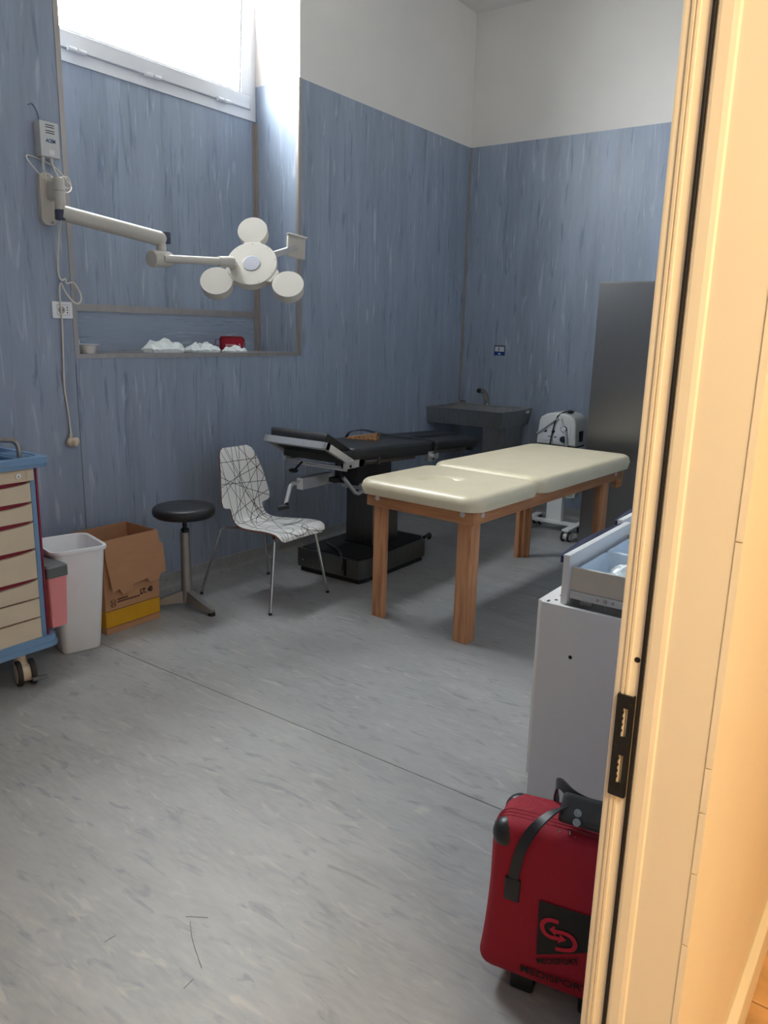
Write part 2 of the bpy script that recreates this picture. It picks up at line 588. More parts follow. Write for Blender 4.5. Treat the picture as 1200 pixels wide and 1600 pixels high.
wb = MB()
wb.box(XW - 0.2, XL, 0.0, 0.50, 0, ZC)
wb.box(XR, 0.2, 0.0, 0.50, 0, ZC)
wb.box(XL, XR, 0.0, 0.50, 0, ZS)
wb.box(XL, XR, ND, 0.50, ZS, 3.0)
wb.box(XL, XR, 0.0, 0.50, NT, ZC)
wall_back = struct(wb.build('wall_back', PAINT, smooth=False))
T = 0.004
def panel(x0, x1, y0, y1, z0, z1, parent, m=WALLV):
    return MB().box(x0, x1, y0, y1, z0, z1).build('vinyl_panel', m, parent, smooth=False)
panel(XW, -5.93, -T, 0, 0.09, ZH, wall_back)
panel(-5.927, XL - 0.012, -T, 0, 0.09, ZH, wall_back)
panel(XL - 0.009, XR - 0.0, -T, 0, 0.09, ZS, wall_back)
panel(XR, -T, -T, 0, 0.09, ZH, wall_back)
panel(XL + T, XR - T, ND - T, ND, 1.70, 3.0, wall_back)              # niche back
panel(XL + T, XR - T, ND - T, ND, ZS + 0.015, 1.70, wall_back, WALLH)  # niche back, lower band
panel(XL, XL + T, 0, ND, ZS + 0.015, ZH, wall_back)
panel(XR - T, XR, 0, ND, ZS + 0.015, ZH, wall_back)
MB().box(XL, XR, -0.001, ND, ZS, ZS + 0.015).build('ledge_top', LEDG, wall_back, smooth=False)
MB().box(XL - 0.0125, XL - 0.0085, -T - 0.0006, 0, 0.09, ZS - 0.03).build('seam_bead', mat('dark_seam', (92, 84, 80), 0.6), wall_back)

wr = MB().box(0.0, 0.25, YO - 0.1, 0.0, 0, ZC)
wall_right = struct(wr.build('wall_right', PAINT, smooth=False))
panel(-T, 0, -1.3995, -T, 0.09, ZH, wall_right)
panel(-T, 0, YF, -1.4025, 0.09, ZH, wall_right)
MB().box(-T - 0.0008, 0, -1.4028, -1.3992, 0.09, ZH).build('seam_bead', BEAD, wall_right)

wall_left = struct(MB().box(XW - 0.2, XW, YO, 0.0, 0, ZC).build('wall_left', PAINT, smooth=False))
panel(XW, XW + T, YF, -T, 0.09, ZH, wall_left)

wf = MB()
DH = 2.2
wf.box(JX + 0.03, 0.25, YO, YF, 0, ZC)
wf.box(XW - 0.2, JL - 0.03, YO, YF, 0, ZC)
wf.box(JL - 0.03, JX + 0.03, YO, YF, DH + 0.03, ZC)
wall_front = struct(wf.build('wall_front', PAINT, smooth=False))
panel(JX + 0.07, 0.0, YF, YF + T, 0.09, ZH, wall_front)
panel(XW, JL - 0.07, YF, YF + T, 0.09, ZH, wall_front)

ceiling = struct(MB().box(XW - 0.2, 0.25, YO, 0.50, ZC, ZC + 0.15).build('ceiling', CEILP, smooth=False))

def cove(name, p0, p1, inward):
    """vinyl skirting turned up the wall with a rounded foot, pale weld bead on top"""
    p0, p1, n = Vector(p0), Vector(p1), Vector(inward)
    d = (p1 - p0).normalized()
    prof = [(0.0, 0.0), (0.045, 0.0005)] + [(0.006 + 0.039 * (1 - math.sin(a)), 0.04 * (1 - math.cos(a))) for a in [PI / 2 * k / 6 for k in range(1, 7)]] + [(0.006, 0.09), (0.0, 0.09)]
    vs_ = []
    for q in (p0, p1):
        for a, z in prof:
            vs_.append(q + n * a + Vector((0, 0, z)))
    k = len(prof)
    fs = [(i, (i + 1) % k, k + (i + 1) % k, k + i) for i in range(k)]
    fs += [tuple(range(k)), tuple(range(k, 2 * k))]
    o = struct(MB().quads(vs_, fs).build(name, FLOORV))
    c = MB()
    M = basis(p0, d, Vector((0, 0, 1)))
    c.box(0, (p1 - p0).length, 0.088, 0.0925, -0.0075 if (d.cross(Vector((0, 0, 1)))).dot(n) < 0 else 0.0, 0.0 if (d.cross(Vector((0, 0, 1)))).dot(n) < 0 else 0.0075, M=M)
    c.build('weld_bead', BEAD, o)
    return o
cove('baseboard_back', (XW, 0, 0), (0, 0, 0), (0, -1, 0))
cove('baseboard_right', (0, 0, 0), (0, YF, 0), (-1, 0, 0))
cove('baseboard_front', (0, YF, 0), (JX + 0.08, YF, 0), (0, 1, 0))

# steel edge trims of the niche and the corner
def trim(name, *boxes):
    b = MB()
    for q in boxes:
        b.box(*q)
    return struct(b.build(name, TRIM, smooth=False))
trim('trim_1', (XL - 0.012, XL + 0.016, -0.0075, -0.0035, ZS - 0.004, ZC), (XL + 0.012, XL + 0.016, -0.0035, 0.02, ZS, ZC))
trim('trim_2', (XR - 0.016, XR + 0.014, -0.0075, -0.0035, ZS - 0.004, ZH), (XR - 0.02, XR - 0.016, -0.0035, 0.02, ZS, ZH))
trim('trim_3', (XL, XR, -0.0085, -0.0045, ZS - 0.006, ZS + 0.017), (XL, XR, -0.0045, 0.03, ZS + 0.0152, ZS + 0.018))
trim('trim_4', (XR - 0.036, XR - 0.004, ND - 0.010, ND - 0.004, ZS + 0.015, 2.985), (XR - 0.010, XR - 0.004, ND - 0.036, ND - 0.004, ZS + 0.015, 2.985))
trim('trim_5', (XL + 0.004, XR - 0.004, ND - 0.012, ND - 0.004, 1.674, 1.716))
trim('trim_6', (-0.020, -0.0045, -0.0105, -0.0045, 0.09, ZH), (-0.0105, -0.0045, -0.020, -0.0045, 0.09, ZH))

# the window: outer frame, bottom-hung sash tipped slightly inwards, pane, hinges
win = struct(MB().box(XL + 0.0, XR - 0.0, ND - 0.012, ND + 0.07, 3.0, 3.062).box(XL, XR, ND - 0.012, ND + 0.07, NT - 0.06, NT)
             .box(XL, XL + 0.055, ND - 0.012, ND + 0.07, 3.06, NT - 0.06).box(XR - 0.055, XR, ND - 0.012, ND + 0.07, 3.06, NT - 0.06).build('window_1', WINW, smooth=False))
MB().box(XL, XR, ND + 0.024, ND + 0.07, 3.055, 3.115).box(XR - 0.10, XR - 0.05, ND + 0.024, ND + 0.07, 3.06, NT - 0.06).box(XL + 0.05, XL + 0.09, ND + 0.024, ND + 0.07, 3.06, NT - 0.06).build('frame_rebate', WINW, win, smooth=False)
sx0, sx1, sz0, sz1 = XL + 0.035, XR - 0.075, 3.066, NT - 0.05
TL = Matrix.Translation((0, ND, sz0)) @ Matrix.Rotation(math.radians(3.0), 4, 'X') @ Matrix.Translation((0, -ND, -sz0))
sm = MB()
fw = 0.085
for q in ((sx0, sx1, ND - 0.03, ND + 0.02, sz0, sz0 + fw), (sx0, sx1, ND - 0.03, ND + 0.02, sz1 - fw, sz1),
          (sx0, sx0 + fw, ND - 0.03, ND + 0.02, sz0 + fw, sz1 - fw), (sx1 - fw, sx1, ND - 0.03, ND + 0.02, sz0 + fw, sz1 - fw)):
    sm.box(*q, bev=0.004, M=TL)
for q in ((sx0 + fw, sx1 - fw, ND - 0.02, ND + 0.01, sz0 + fw, sz0 + fw + 0.012), (sx1 - fw - 0.012, sx1 - fw, ND - 0.02, ND + 0.01, sz0 + fw, sz1 - fw)):
    sm.box(*q, M=TL)
sash = sm.build('sash', WINW, win, smooth=False)
MB().box(sx0 + fw - 0.004, sx1 - fw + 0.004, ND - 0.006, ND - 0.002, sz0 + fw - 0.004, sz1 - fw + 0.004, M=TL).build('pane', GLASS, sash, smooth=False)
for hx in (-3.68, -3.17, -2.60):
    MB().cyl((hx - 0.055, ND - 0.035, 3.064), (hx - 0.004, ND - 0.035, 3.064), 0.013, n=10).cyl((hx + 0.004, ND - 0.035, 3.064), (hx + 0.055, ND - 0.035, 3.064), 0.013, n=10).build('hinge', WINW, win)
ground = struct(MB().box(-12, 6, 0.62, 9, 2.5, 2.6).build('ground', GROUND))

# ------------------------------------------------------------------ door frame and corridor
def profile_z(poly, z0, z1, name, m, parent=None, smooth=False):
    return MB().prism(poly, z1 - z0, Matrix.Translation((0, 0, z0))).build(name, m, parent, smooth, 40)
def jamb_poly(x, s):
    P = [(0.0, -3.4660), (-0.003, -3.4668), (-0.0035, -3.4703), (-0.0005, -3.4710), (-0.0005, -3.4726), (-0.0035, -3.4733), (-0.0035, -3.4766),
         (0.0, -3.4774), (0.0, -3.4900), (0.004, -3.4900), (0.004, -3.4955), (-0.0005, -3.4955), (-0.0035, -3.4980), (-0.0045, -3.5020), (-0.0045, -3.5150), (-0.0030, -3.5215),
         (0.0, -3.5240), (0.0, -3.5915), (0.05, -3.5915), (0.05, -3.4660)]
    return [(x + s * a, b) for a, b in P]
dr = struct(profile_z(jamb_poly(JX, 1), 0, DH + 0.05, 'door_1', JAMB))
profile_z(jamb_poly(JL, -1), 0, DH + 0.05, 'jamb', JAMB, dr)
MB().box(JL, JX, -3.59, -3.466, DH, DH + 0.05).build('head', JAMB, dr, smooth=False)
for x, s in ((JX, 1), (JL, -1)):
    a, b = sorted((x - 0.0045 * s, x + 0.004 * s))
    MB().box(a, b, -3.4953, -3.4905, 0, DH, bev=0.001).build('gasket', GASKET, dr)
# architrave inside the room
MB().box(JX, JX + 0.07, YF - 0.001, YF + 0.012, 0, DH + 0.07, bev=0.003).build('architrave', JAMB, dr)
MB().box(JL - 0.07, JL, YF - 0.001, YF + 0.012, 0, DH + 0.07, bev=0.003).build('architrave', JAMB, dr)
# dust hole in the frame
MB().cyl((JX - 0.0006, -3.4845, 1.157), (JX + 0.004, -3.4845, 1.157), 0.0042, n=14).build('screw_hole', NIGHT, dr)
# black strike plate with two slots
sp = MB()
y0, y1 = -3.4862, -3.4660
z0, z1 = 0.941, 1.102
px0, px1 = JX - 0.0075, JX - 0.0036
slots = ((1.036, 1.082), (0.962, 1.008))
sy0, sy1 = -3.4810, -3.4734
sp.box(px0, px1, y0, sy0, z0, z1); sp.box(px0, px1, sy1, y1, z0, z1)
sp.box(px0, px1, sy0, sy1, z0, slots[1][0]); sp.box(px0, px1, sy0, sy1, slots[1][1], slots[0][0]); sp.box(px0, px1, sy0, sy1, slots[0][1], z1)
for a, b in slots:
    for k in range(4):
        zz = a + 0.008 + k * 0.0095
        sp.box(px0 + 0.001, px1, sy1 - 0.0012, sy1, zz, zz + 0.003)
sp.box(px0, JX + 0.001, y1 - 0.0005, y1 + 0.0025, z0, z1, bev=0.001); sp.box(px0 + 0.001, JX, y0 - 0.002, y0 + 0.0005, z0, z1)
spo = sp.build('strike_plate', BLACKP, smooth=False)
tag(spo, 'black two-slot strike plate on the cream door frame', 'strike plate')
for yy, zz in ((-3.4832, 1.090), (-3.4832, 0.954), (-3.4690, 1.022)):
    MB().cyl((px0 - 0.0006, yy, zz), (px0, yy, zz), 0.0022, n=10).build('screw', mat('dark_screw', (62, 56, 50), 0.4, 0.6), spo)

# corridor side of the door wall
cw = MB()
YC = -3.600
cw.box(JX + 0.004, -2.2, YC, YO, 0.0, 3.0)
cw.box(-8.6, JL - 0.004, YC, YO, 0.0, 3.0)
cw.box(JL - 0.004, JX + 0.004, YC, YO, DH + 0.05, 3.0)
wall_cor = struct(cw.build('wall_corridor', CORRP, smooth=False))
zz = 0.0
for z1_ in (0.26, 0.50, 0.742, 0.861, 0.959, 1.028, 1.35, 1.75, 2.2):
    MB().box(JX - 0.002, JX + 0.004, YC - 0.0008, YO + 0.0003, zz + 0.0012, z1_ - 0.0012).build('edge_strip', CORRP, wall_cor, smooth=False)
    zz = z1_
cb = struct(MB().box(JX + 0.02, -2.2, -3.622, YC, 0, 0.135, bev=0.004).build('baseboard_corridor', CORRP, smooth=False))
struct(MB().box(-8.6, -2.2, -5.75, -5.55, 0, 3.0).build('wall_corridor_far', CORRP, smooth=False))
struct(MB().box(-8.8, -8.6, -5.75, YO, 0, 3.0).build('wall_corridor_left', CORRP, smooth=False))
struct(MB().box(-2.2, -2.0, -5.75, YO, 0, 3.0).build('wall_corridor_right', CORRP, smooth=False))
struct(MB().box(-8.8, -2.0, -5.75, YO, 3.0, 3.12).build('ceiling_corridor', CEILP, smooth=False))
fcor = struct(MB().box(-8.6, -2.2, -5.55, YO, -0.05, -0.006).build('floor_corridor', GROUT, smooth=False))
tile_me = None
for i in range(-13, 8):
    for j in range(6):
        x0, y1_ = -4.634 + i * 0.33, -3.6 - j * 0.33
        if x0 < -8.6 or x0 + 0.33 > -2.2:
            continue
        if tile_me is None:
            t = MB().box(0.003, 0.327, -0.327, -0.003, -0.02, 0.0, bev=0.003, seg=1).build('floor_tile', TILEM, fcor)
            tile_me = t.data
        else:
            t = bpy.data.objects.new('floor_tile', tile_me); col.objects.link(t); t.parent = fcor
        t.location = (x0, y1_, 0)
# threshold
MB().box(JL, JX, YC, -3.50, -0.004, 0.003).build('threshold', STEEL, dr, smooth=False)

# corridor ceiling luminaire, warm
lamp = thing('ceiling_luminaire', 'square warm white luminaire on the corridor ceiling', 'ceiling light', (-6.35, -4.55, 3.0))
MB().box(-0.32, 0.32, -0.32, 0.32, -0.06, 0.0, bev=0.01).build('housing', WHITEP, lamp)
MB().box(-0.28, 0.28, -0.28, 0.28, -0.066, -0.058).build('diffuser', emit_mat('warm_diffuser', (1.0, 0.79, 0.50), 3.0), lamp)
ll = bpy.data.lights.new('luminaire_light', 'AREA')
ll.shape = 'SQUARE'; ll.size = 0.5; ll.energy = 50; ll.color = (1.0, 0.81, 0.53)
lo = bpy.data.objects.new('luminaire_light', ll); col.objects.link(lo)
lo.parent = lamp; lo.location = (0, 0, -0.075)

# ------------------------------------------------------------------ wooden massage table
U = math.radians(-3.2)
tb = thing('massage_table', 'wooden treatment couch with cream padded top and face hole', 'massage table', (-3.155, -1.957, 0), U)
TLN, TWD = 1.88, 0.705          # frame length, width; local x along, local y across
AZ0, AZ1 = 0.656, 0.731
for i, (yy) in enumerate((0.0, TWD - 0.028)):
    MB().box(0.028, TLN, yy, yy + 0.028, AZ0, AZ1, bev=0.003).build('side_rail', WOODA, tb)
WOODE = wood_mat('beech_end_rail', (196, 138, 92), (162, 102, 64), (9, 0.8, 9), bands='Z')
for xx in (0.0, TLN - 0.028):
    MB().box(xx, xx + 0.027, 0.0, TWD, AZ0, AZ1, bev=0.003).build('end_rail', WOODE, tb)
def leg(x, y, sx, sy):
    o = MB().box(min(x, x + sx * 0.024), max(x, x + sx * 0.024), min(y, y + sy * 0.085), max(y, y + sy * 0.085), 0, AZ0 + 0.05, bev=0.002)
    o = o.build('leg', WOODL, tb)
    xa, xb = sorted((x + sx * 0.0245, x + sx * 0.085))
    ya, yb = sorted((y, y + sy * 0.03))
    MB().box(xa, xb, ya, yb, 0, AZ0 + 0.05, bev=0.002).build('leg_board', WOODL, o)
    xa, xb = sorted((x + sx * 0.0245, x + sx * 0.060)); ya, yb = sorted((y + sy * 0.0305, y + sy * 0.06))
    MB().box(xa, xb, ya, yb, 0, AZ0 + 0.05, bev=0.002).build('leg_board', WOODL, o)
    return o
leg(0.029, 0.029, 1, 1); leg(0.029, TWD - 0.029, 1, -1)
leg(TLN - 0.029 - 0.10, 0.029, -1, 1); leg(TLN - 0.029 - 0.10, TWD - 0.029, -1, -1)
for (p, d) in (((0, 0.070, 0.705), (-1, 0, 0)), ((0, TWD - 0.075, 0.705), (-1, 0, 0)), ((0.085, 0, 0.700), (0, -1, 0)), ((TLN - 0.10, 0, 0.70), (0, -1, 0))):
    q = Vector(p) + Vector(d) * 0.003
    MB().cyl(p, q, 0.015, 0.013, n=18).cyl(q, q + Vector(d) * 0.0015, 0.006, n=6).build('bolt', ALU, tb)
# projecting rail stub at the foot end
MB().box(TLN, TLN + 0.10, 0.03, 0.06, 0.585, 0.69, bev=0.002).build('rail_stub', WOODA, tb)
def facehole(x, y):
    dx, dy = x + 0.045, y - 0.035
    p, q_ = dx * 0.79 + dy * 0.61, dx * 0.61 - dy * 0.79      # away from and across the sitter's view of the hole
    rho = math.hypot(p / 0.085, q_ / 0.095)
    sn = (p / 0.085) / max(rho, 1e-4)
    wt = max(0.0, min(1.0, (sn + 0.25) / 0.7))
    wd = 0.07 if rho < 0.95 else 0.40
    return -0.042 * math.exp(-((rho - 0.95) / wd) ** 2) * wt - 0.004 * math.exp(-rho * rho)
HP = 0.70
MB().pad(HP, 0.80, 0.082, 0.10, 0.045, Matrix.Translation((HP / 2 - 0.055, TWD / 2, AZ1 - 0.002)), nx=90, ny=90, dent=facehole).build('head_cushion', CREAMV, tb, angle=60)
MP = TLN + 0.09 - (HP - 0.055) - 0.002
MB().pad(MP, 0.80, 0.092, 0.10, 0.045, Matrix.Translation((HP - 0.053 + MP / 2, TWD / 2, AZ1 - 0.002)), nx=60, ny=40).build('body_cushion', CREAMV, tb, angle=60)

# ------------------------------------------------------------------ operating table
OTSTEEL = mat('dark_brushed_steel', (120, 117, 112), 0.34, 1.0, var=0.10, scale=9, stretch=(6, 6, 0.7))
ot = thing('operating_table', 'black padded operating table on a brushed steel column, raised head plate', 'operating table', (-2.25, -0.63, 0))
OX, OY = -2.25, -0.63
base = MB()
bpoly = [(-0.47, 0.25), (-0.47, -0.27), (-0.40, -0.285), (0.29, -0.285), (0.36, -0.24), (0.36, 0.21), (0.29, 0.25)]
base.prism(bpoly, 0.125, Matrix.Translation((0, 0, 0.035)))
bo = base.build('base', OTSTEEL, ot, smooth=False)
MB().prism([(x * 0.96, y * 0.95) for x, y in bpoly], 0.035).build('skid', BLACKP, bo, smooth=False)
MB().prism([(x * 0.93, y * 0.93) for x, y in bpoly], 0.004, Matrix.Translation((0, 0, 0.16))).build('top_mat', NIGHT, bo, smooth=False)
MB().box(-0.475, -0.4695, -0.17, -0.155, 0.045, 0.155).build('slot', NIGHT, bo, smooth=False)
MB().cyl((-0.471, 0.20, 0.085), (-0.475, 0.20, 0.085), 0.006, n=10).build('screw', CHROME, bo)
MB().tube([(-0.475, -0.135, 0.075), (-0.478, -0.135, 0.16), (-0.40, -0.05, 0.178), (-0.30, 0.14, 0.178)], 0.008, sub=4).build('brake_pedal', OTSTEEL, bo)
MB().tube([(0.30, -0.27, 0.165), (0.40, -0.25, 0.168)], 0.012).ball((0.405, -0.25, 0.150), 0.026, (1, 0.5, 1)).build('release_pedal', BLACKP, bo)
colm = MB().box(-0.13, 0.17, -0.13, 0.11, 0.16, 0.56, bev=0.012).build('column', OTSTEEL, ot, smooth=False)
MB().box(-0.134, 0.174, -0.134, 0.114, 0.160, 0.172).build('collar', BLACKP, colm, smooth=False)
MB().cyl((-0.06, -0.131, 0.235), (-0.06, -0.134, 0.235), 0.005, n=8).build('screw', CHROME, colm)
MB().box(-0.16, 0.20, -0.15, 0.13, 0.55, 0.615, bev=0.004).build('column_head', ALU, ot, smooth=False)
MB().box(-0.28, 0.12, -0.10, 0.10, 0.60, 0.76, bev=0.02).build('bellows', BLACKP, ot)
# top: tilted 2.7 degrees down towards the foot
TM = Matrix.Translation((-0.33, 0, 0.825)) @ Matrix.Rotation(math.radians(2.7), 4, 'Y')
fr = MB()
for yy in (-0.245, 0.225):
    fr.box(-0.22, 0.52, yy, yy + 0.022, -0.05, -0.012, M=TM)
fr.box(-0.20, 0.50, -0.23, 0.23, -0.03, -0.012, M=TM)
fr.box(-0.14, -0.09, -0.262, -0.245, -0.055, -0.008, M=TM)
fr.box(0.06, 0.085, -0.262, -0.245, -0.055, -0.008, M=TM)
fr.cyl(TM @ Vector((-0.08, -0.255, -0.03)), TM @ Vector((0.05, -0.255, -0.03)), 0.010)
fr.box(0.50, 1.24, -0.235, -0.213, -0.035, -0.012, M=TM)
fr.box(0.50, 1.24, 0.213, 0.235, -0.035, -0.012, M=TM)
fr.build('side_rails', OTSTEEL, ot, smooth=False)
MB().pad(0.94, 0.535, 0.086, 0.07, 0.022, TM @ Matrix.Translation((0.29, 0, -0.028)), nx=30, ny=22).build('seat_cushion', BLACKV, ot, angle=60)
MB().pad(0.14, 0.50, 0.078, 0.02, 0.015, TM @ Matrix.Translation((-0.235, 0, -0.028)), nx=14, ny=22).build('joint_cushion', BLACKV, ot, angle=60)
MB().pad(0.70, 0.235, 0.058, 0.02, 0.015, TM @ Matrix.Translation((1.12 - 0.02, -0.128, -0.006)), nx=22, ny=14).build('leg_cushion', BLACKV, ot, angle=60)
MB().pad(0.76, 0.235, 0.058, 0.02, 0.015, TM @ Matrix.Translation((1.14, 0.128, 0.004)), nx=22, ny=14).build('leg_cushion', BLACKV, ot, angle=60)
lf = MB()
lf.box(0.70, 1.42, -0.23, -0.03, -0.022, -0.008, M=TM)
lf.box(0.70, 1.46, 0.03, 0.23, -0.022, -0.006, M=TM)
lf.box(1.38, 1.42, -0.20, -0.15, -0.05, -0.02, M=TM)
lf.build('leg_plate', BLACKP, ot, smooth=False)
MB().box(0.66, 0.76, -0.262, -0.238, -0.08, -0.01, M=TM).box(0.75, 0.79, -0.268, -0.238, -0.065, -0.025, M=TM).cyl(TM @ Vector((0.71, -0.262, -0.04)), TM @ Vector((0.71, -0.285, -0.04)), 0.014).build('rail_clamp', ALU, ot, smooth=False)
# belt lying over the seat end
bp = [TM @ Vector(v) for v in ((0.74, -0.262, -0.075), (0.745, -0.268, 0.0), (0.74, -0.262, 0.062), (0.72, -0.12, 0.068), (0.68, 0.05, 0.070), (0.60, 0.14, 0.085), (0.50, 0.21, 0.105), (0.40, 0.25, 0.085), (0.37, 0.262, 0.02))]
MB().band(smooth_path(bp, 6), 0.045, 0.004, (1, 0.25, 0)).build('belt', BLACKL, ot)
# head plate, hinged up 33 degrees
HM = Matrix.Translation((-0.525, 0, 0.795)) @ Matrix.Rotation(math.radians(28), 4, 'Y') @ Matrix.Rotation(PI, 4, 'Z')   # local +x runs out from the hinge
hf = MB()
hf.box(-0.03, 0.29, 0.225, 0.255, -0.012, 0.030, M=HM)
hf.box(-0.03, 0.29, -0.255, -0.225, -0.012, 0.030, M=HM)
hf.box(0.26, 0.29, -0.255, 0.255, -0.012, 0.030, M=HM)
head = hf.build('head_frame', ALU, ot, smooth=False)
MB().box(0.0, 0.26, -0.225, 0.225, 0.004, 0.014, M=HM).build('head_board', BLACKP, head, smooth=False)
MB().pad(0.325, 0.47, 0.055, 0.012, 0.010, HM @ Matrix.Translation((0.125, 0, 0.034)), nx=16, ny=20).build('head_cushion', BLACKV, ot, angle=60)
MB().box(-0.60, -0.42, -0.262, -0.236, 0.775, 0.822, bev=0.002).build('hinge_block', ALU, ot, smooth=False)
MB().box(-0.60, -0.42, 0.236, 0.262, 0.775, 0.822, bev=0.002).build('hinge_block', ALU, ot, smooth=False)
MB().cyl((-0.56, -0.263, 0.79), (-0.56, -0.266, 0.79), 0.009, n=12).build('hinge_pin', BLACKP, ot)
MB().cyl((-0.57, -0.24, 0.765), (-0.57, 0.24, 0.765), 0.010).cyl((-0.60, -0.22, 0.785), (-0.60, 0.22, 0.785), 0.007).build('cross_bar', ALU, ot)
MB().ball((-0.70, 0.08, 0.74), 0.025, (1, 1.4, 0.55)).cyl((-0.68, 0.08, 0.75), (-0.62, 0.08, 0.785), 0.007).build('release_knob', BLACKP, ot)
# crank arm with grip and bent steel lever under the head plate
MB().box(-0.70, -0.40, 0.005, 0.055, 0.625, 0.70, bev=0.004).build('gear_box', ALU, ot, smooth=False)
MB().tube([(-0.69, 0.03, 0.672), (-0.76, 0.03, 0.672), (-0.79, 0.025, 0.66), (-0.845, 0.01, 0.56)], 0.013, n=10).build('crank_arm', ALU, ot)
MB().tube([(-0.845, 0.01, 0.562), (-0.845, -0.005, 0.545), (-0.90, 0.03, 0.538)], 0.018, n=10).build('crank_grip', BLACKP, ot)
MB().tube([(-0.47, -0.10, 0.79), (-0.455, -0.10, 0.70), (-0.40, -0.12, 0.645)], 0.012, n=10).build('lever_rod', BLACKP, ot)
MB().tube([(-0.455, -0.12, 0.69), (-0.35, -0.14, 0.575), (-0.315, -0.14, 0.565), (-0.22, -0.13, 0.59)], 0.014, n=10).build('lever_arm', ALU, ot)
MB().box(-0.26, -0.14, -0.165, -0.10, 0.555, 0.62, bev=0.003).build('lever_block', ALU, ot, smooth=False)
MB().box(-0.50, -0.42, -0.10, -0.04, 0.655, 0.685).build('lever_knob', BLACKP, ot, smooth=False)

# wooden wedge lying on the seat cushion
wg = MB().quads([(0, 0.035, 0.0), (0, -0.035, 0.0), (0.22, -0.04, 0.0), (0.22, 0.04, 0.0), (0, 0.035, 0.008), (0, -0.035, 0.008), (0.22, -0.04, 0.052), (0.22, 0.04, 0.052)],
                [(0, 1, 2, 3), (4, 5, 6, 7), (0, 1, 5, 4), (1, 2, 6, 5), (2, 3, 7, 6), (3, 0, 4, 7)]).build('wooden_wedge', WOODW, smooth=False)
wg.location = (-2.265, -0.44, 0.8695); wg.rotation_euler = (0, math.radians(0.9), math.radians(-70))
tag(wg, 'small reddish brown wooden wedge lying on the black operating table', 'wedge')

# ------------------------------------------------------------------ chair
ch = thing('dining_chair', 'white moulded chair printed with crossing black lines on thin chrome legs', 'chair', (-3.185, -0.57, 0))
def chair_shell():
    # centreline (y, z) from front edge to top of the back; local front is -Y
    pts = [(-0.262, 0.405), (-0.255, 0.425), (-0.235, 0.438), (-0.18, 0.442), (-0.08, 0.436), (0.02, 0.430), (0.10, 0.432), (0.155, 0.446), (0.185, 0.475), (0.203, 0.52), (0.22, 0.58), (0.24, 0.66), (0.262, 0.75), (0.285, 0.83), (0.302, 0.885)]
    P = smooth_path([Vector((0, a, b)) for a, b in pts], 4)
    s = [0]
    for a, b in zip(P, P[1:]):
        s.append(s[-1] + (b - a).length)
    tot = s[-1]
    # half width along the length
    key = [(0, 0.165), (0.012, 0.19), (0.03, 0.203), (0.07, 0.210), (0.20, 0.205), (0.32, 0.185), (0.40, 0.160), (0.455, 0.142), (0.50, 0.134), (0.535, 0.132), (0.548, 0.138), (0.556, 0.180), (0.566, 0.196), (0.60, 0.202), (0.72, 0.182), (0.82, 0.160), (0.88, 0.142), (0.905, 0.130), (0.925, 0.10)]
    k = tot / 0.925
    def hw(t):
        t /= k
        for (a, wa), (b, wb_) in zip(key, key[1:]):
            if t <= b:
                return wa + (wb_ - wa) * (t - a) / (b - a)
        return key[-1][1]
    ss = sorted(set([round(x, 4) for x in s] + [round(a * k, 4) for a, _ in key]))
    ss = [x for i, x in enumerate(ss) if i == 0 or x - ss[i - 1] > 0.002 or True]
    def at(t):
        for i in range(len(s) - 1):
            if t <= s[i + 1] + 1e-9:
                f = (t - s[i]) / max(1e-9, s[i + 1] - s[i])
                return P[i].lerp(P[i + 1], f), (P[i + 1] - P[i]).normalized()
        return P[-1], (P[-1] - P[-2]).normalized()
    bm = bmesh.new()
    uvl = bm.loops.layers.uv.new('shell')
    nu = 14
    top, bot = [], []
    for t in ss:
        c, tg = at(t)
        nrm = Vector((1, 0, 0)).cross(tg)          # up / towards the sitter
        h = hw(t)
        r1, r2 = [], []
        back = max(0.0, min(1.0, (t / k - 0.55) / 0.2))
        for j in range(nu + 1):
            q = j / nu * 2 - 1
            x = h * q
            bulge = (0.018 * (x / 0.2) ** 2) * (1 + 0.9 * back)
            p = c + Vector((x, 0, 0)) + nrm * bulge
            r1.append(bm.verts.new(p)); r2.append(bm.verts.new(p - nrm * 0.011))
        top.append(r1); bot.append(r2)
    def face(vs_, mi, uvs=None):
        f = bm.faces.new(vs_)
        f.material_index = mi; f.smooth = True
        if uvs:
            for l, u_ in zip(f.loops, uvs):
                l[uvl].uv = u_
    n = len(ss)
    for i in range(n - 1):
        for j in range(nu):
            us = [(top[a][b].co.x, ss[a]) for a, b in ((i, j), (i, j + 1), (i + 1, j + 1), (i + 1, j))]
            face((top[i][j], top[i][j + 1], top[i + 1][j + 1], top[i + 1][j]), 0, us)
            face((bot[i][j], bot[i + 1][j], bot[i + 1][j + 1], bot[i][j + 1]), 1)
        face((top[i][0], top[i + 1][0], bot[i + 1][0], bot[i][0]), 1)
        face((top[i][nu], bot[i][nu], bot[i + 1][nu], top[i + 1][nu]), 1)
    for j in range(nu):
        face((top[0][j], bot[0][j], bot[0][j + 1], top[0][j + 1]), 1)
        face((top[-1][j], top[-1][j + 1], bot[-1][j + 1], bot[-1][j]), 1)
    bmesh.ops.recalc_face_normals(bm, faces=bm.faces)
    me = bpy.data.meshes.new('seat_shell')
    bm.to_mesh(me); bm.free()
    me.materials.append(CHAIRM); me.materials.append(PLYE)
    me.set_sharp_from_angle(angle=math.radians(50))
    o = bpy.data.objects.new('seat_shell', me); col.objects.link(o); o.parent = ch
    return o
chair_shell()
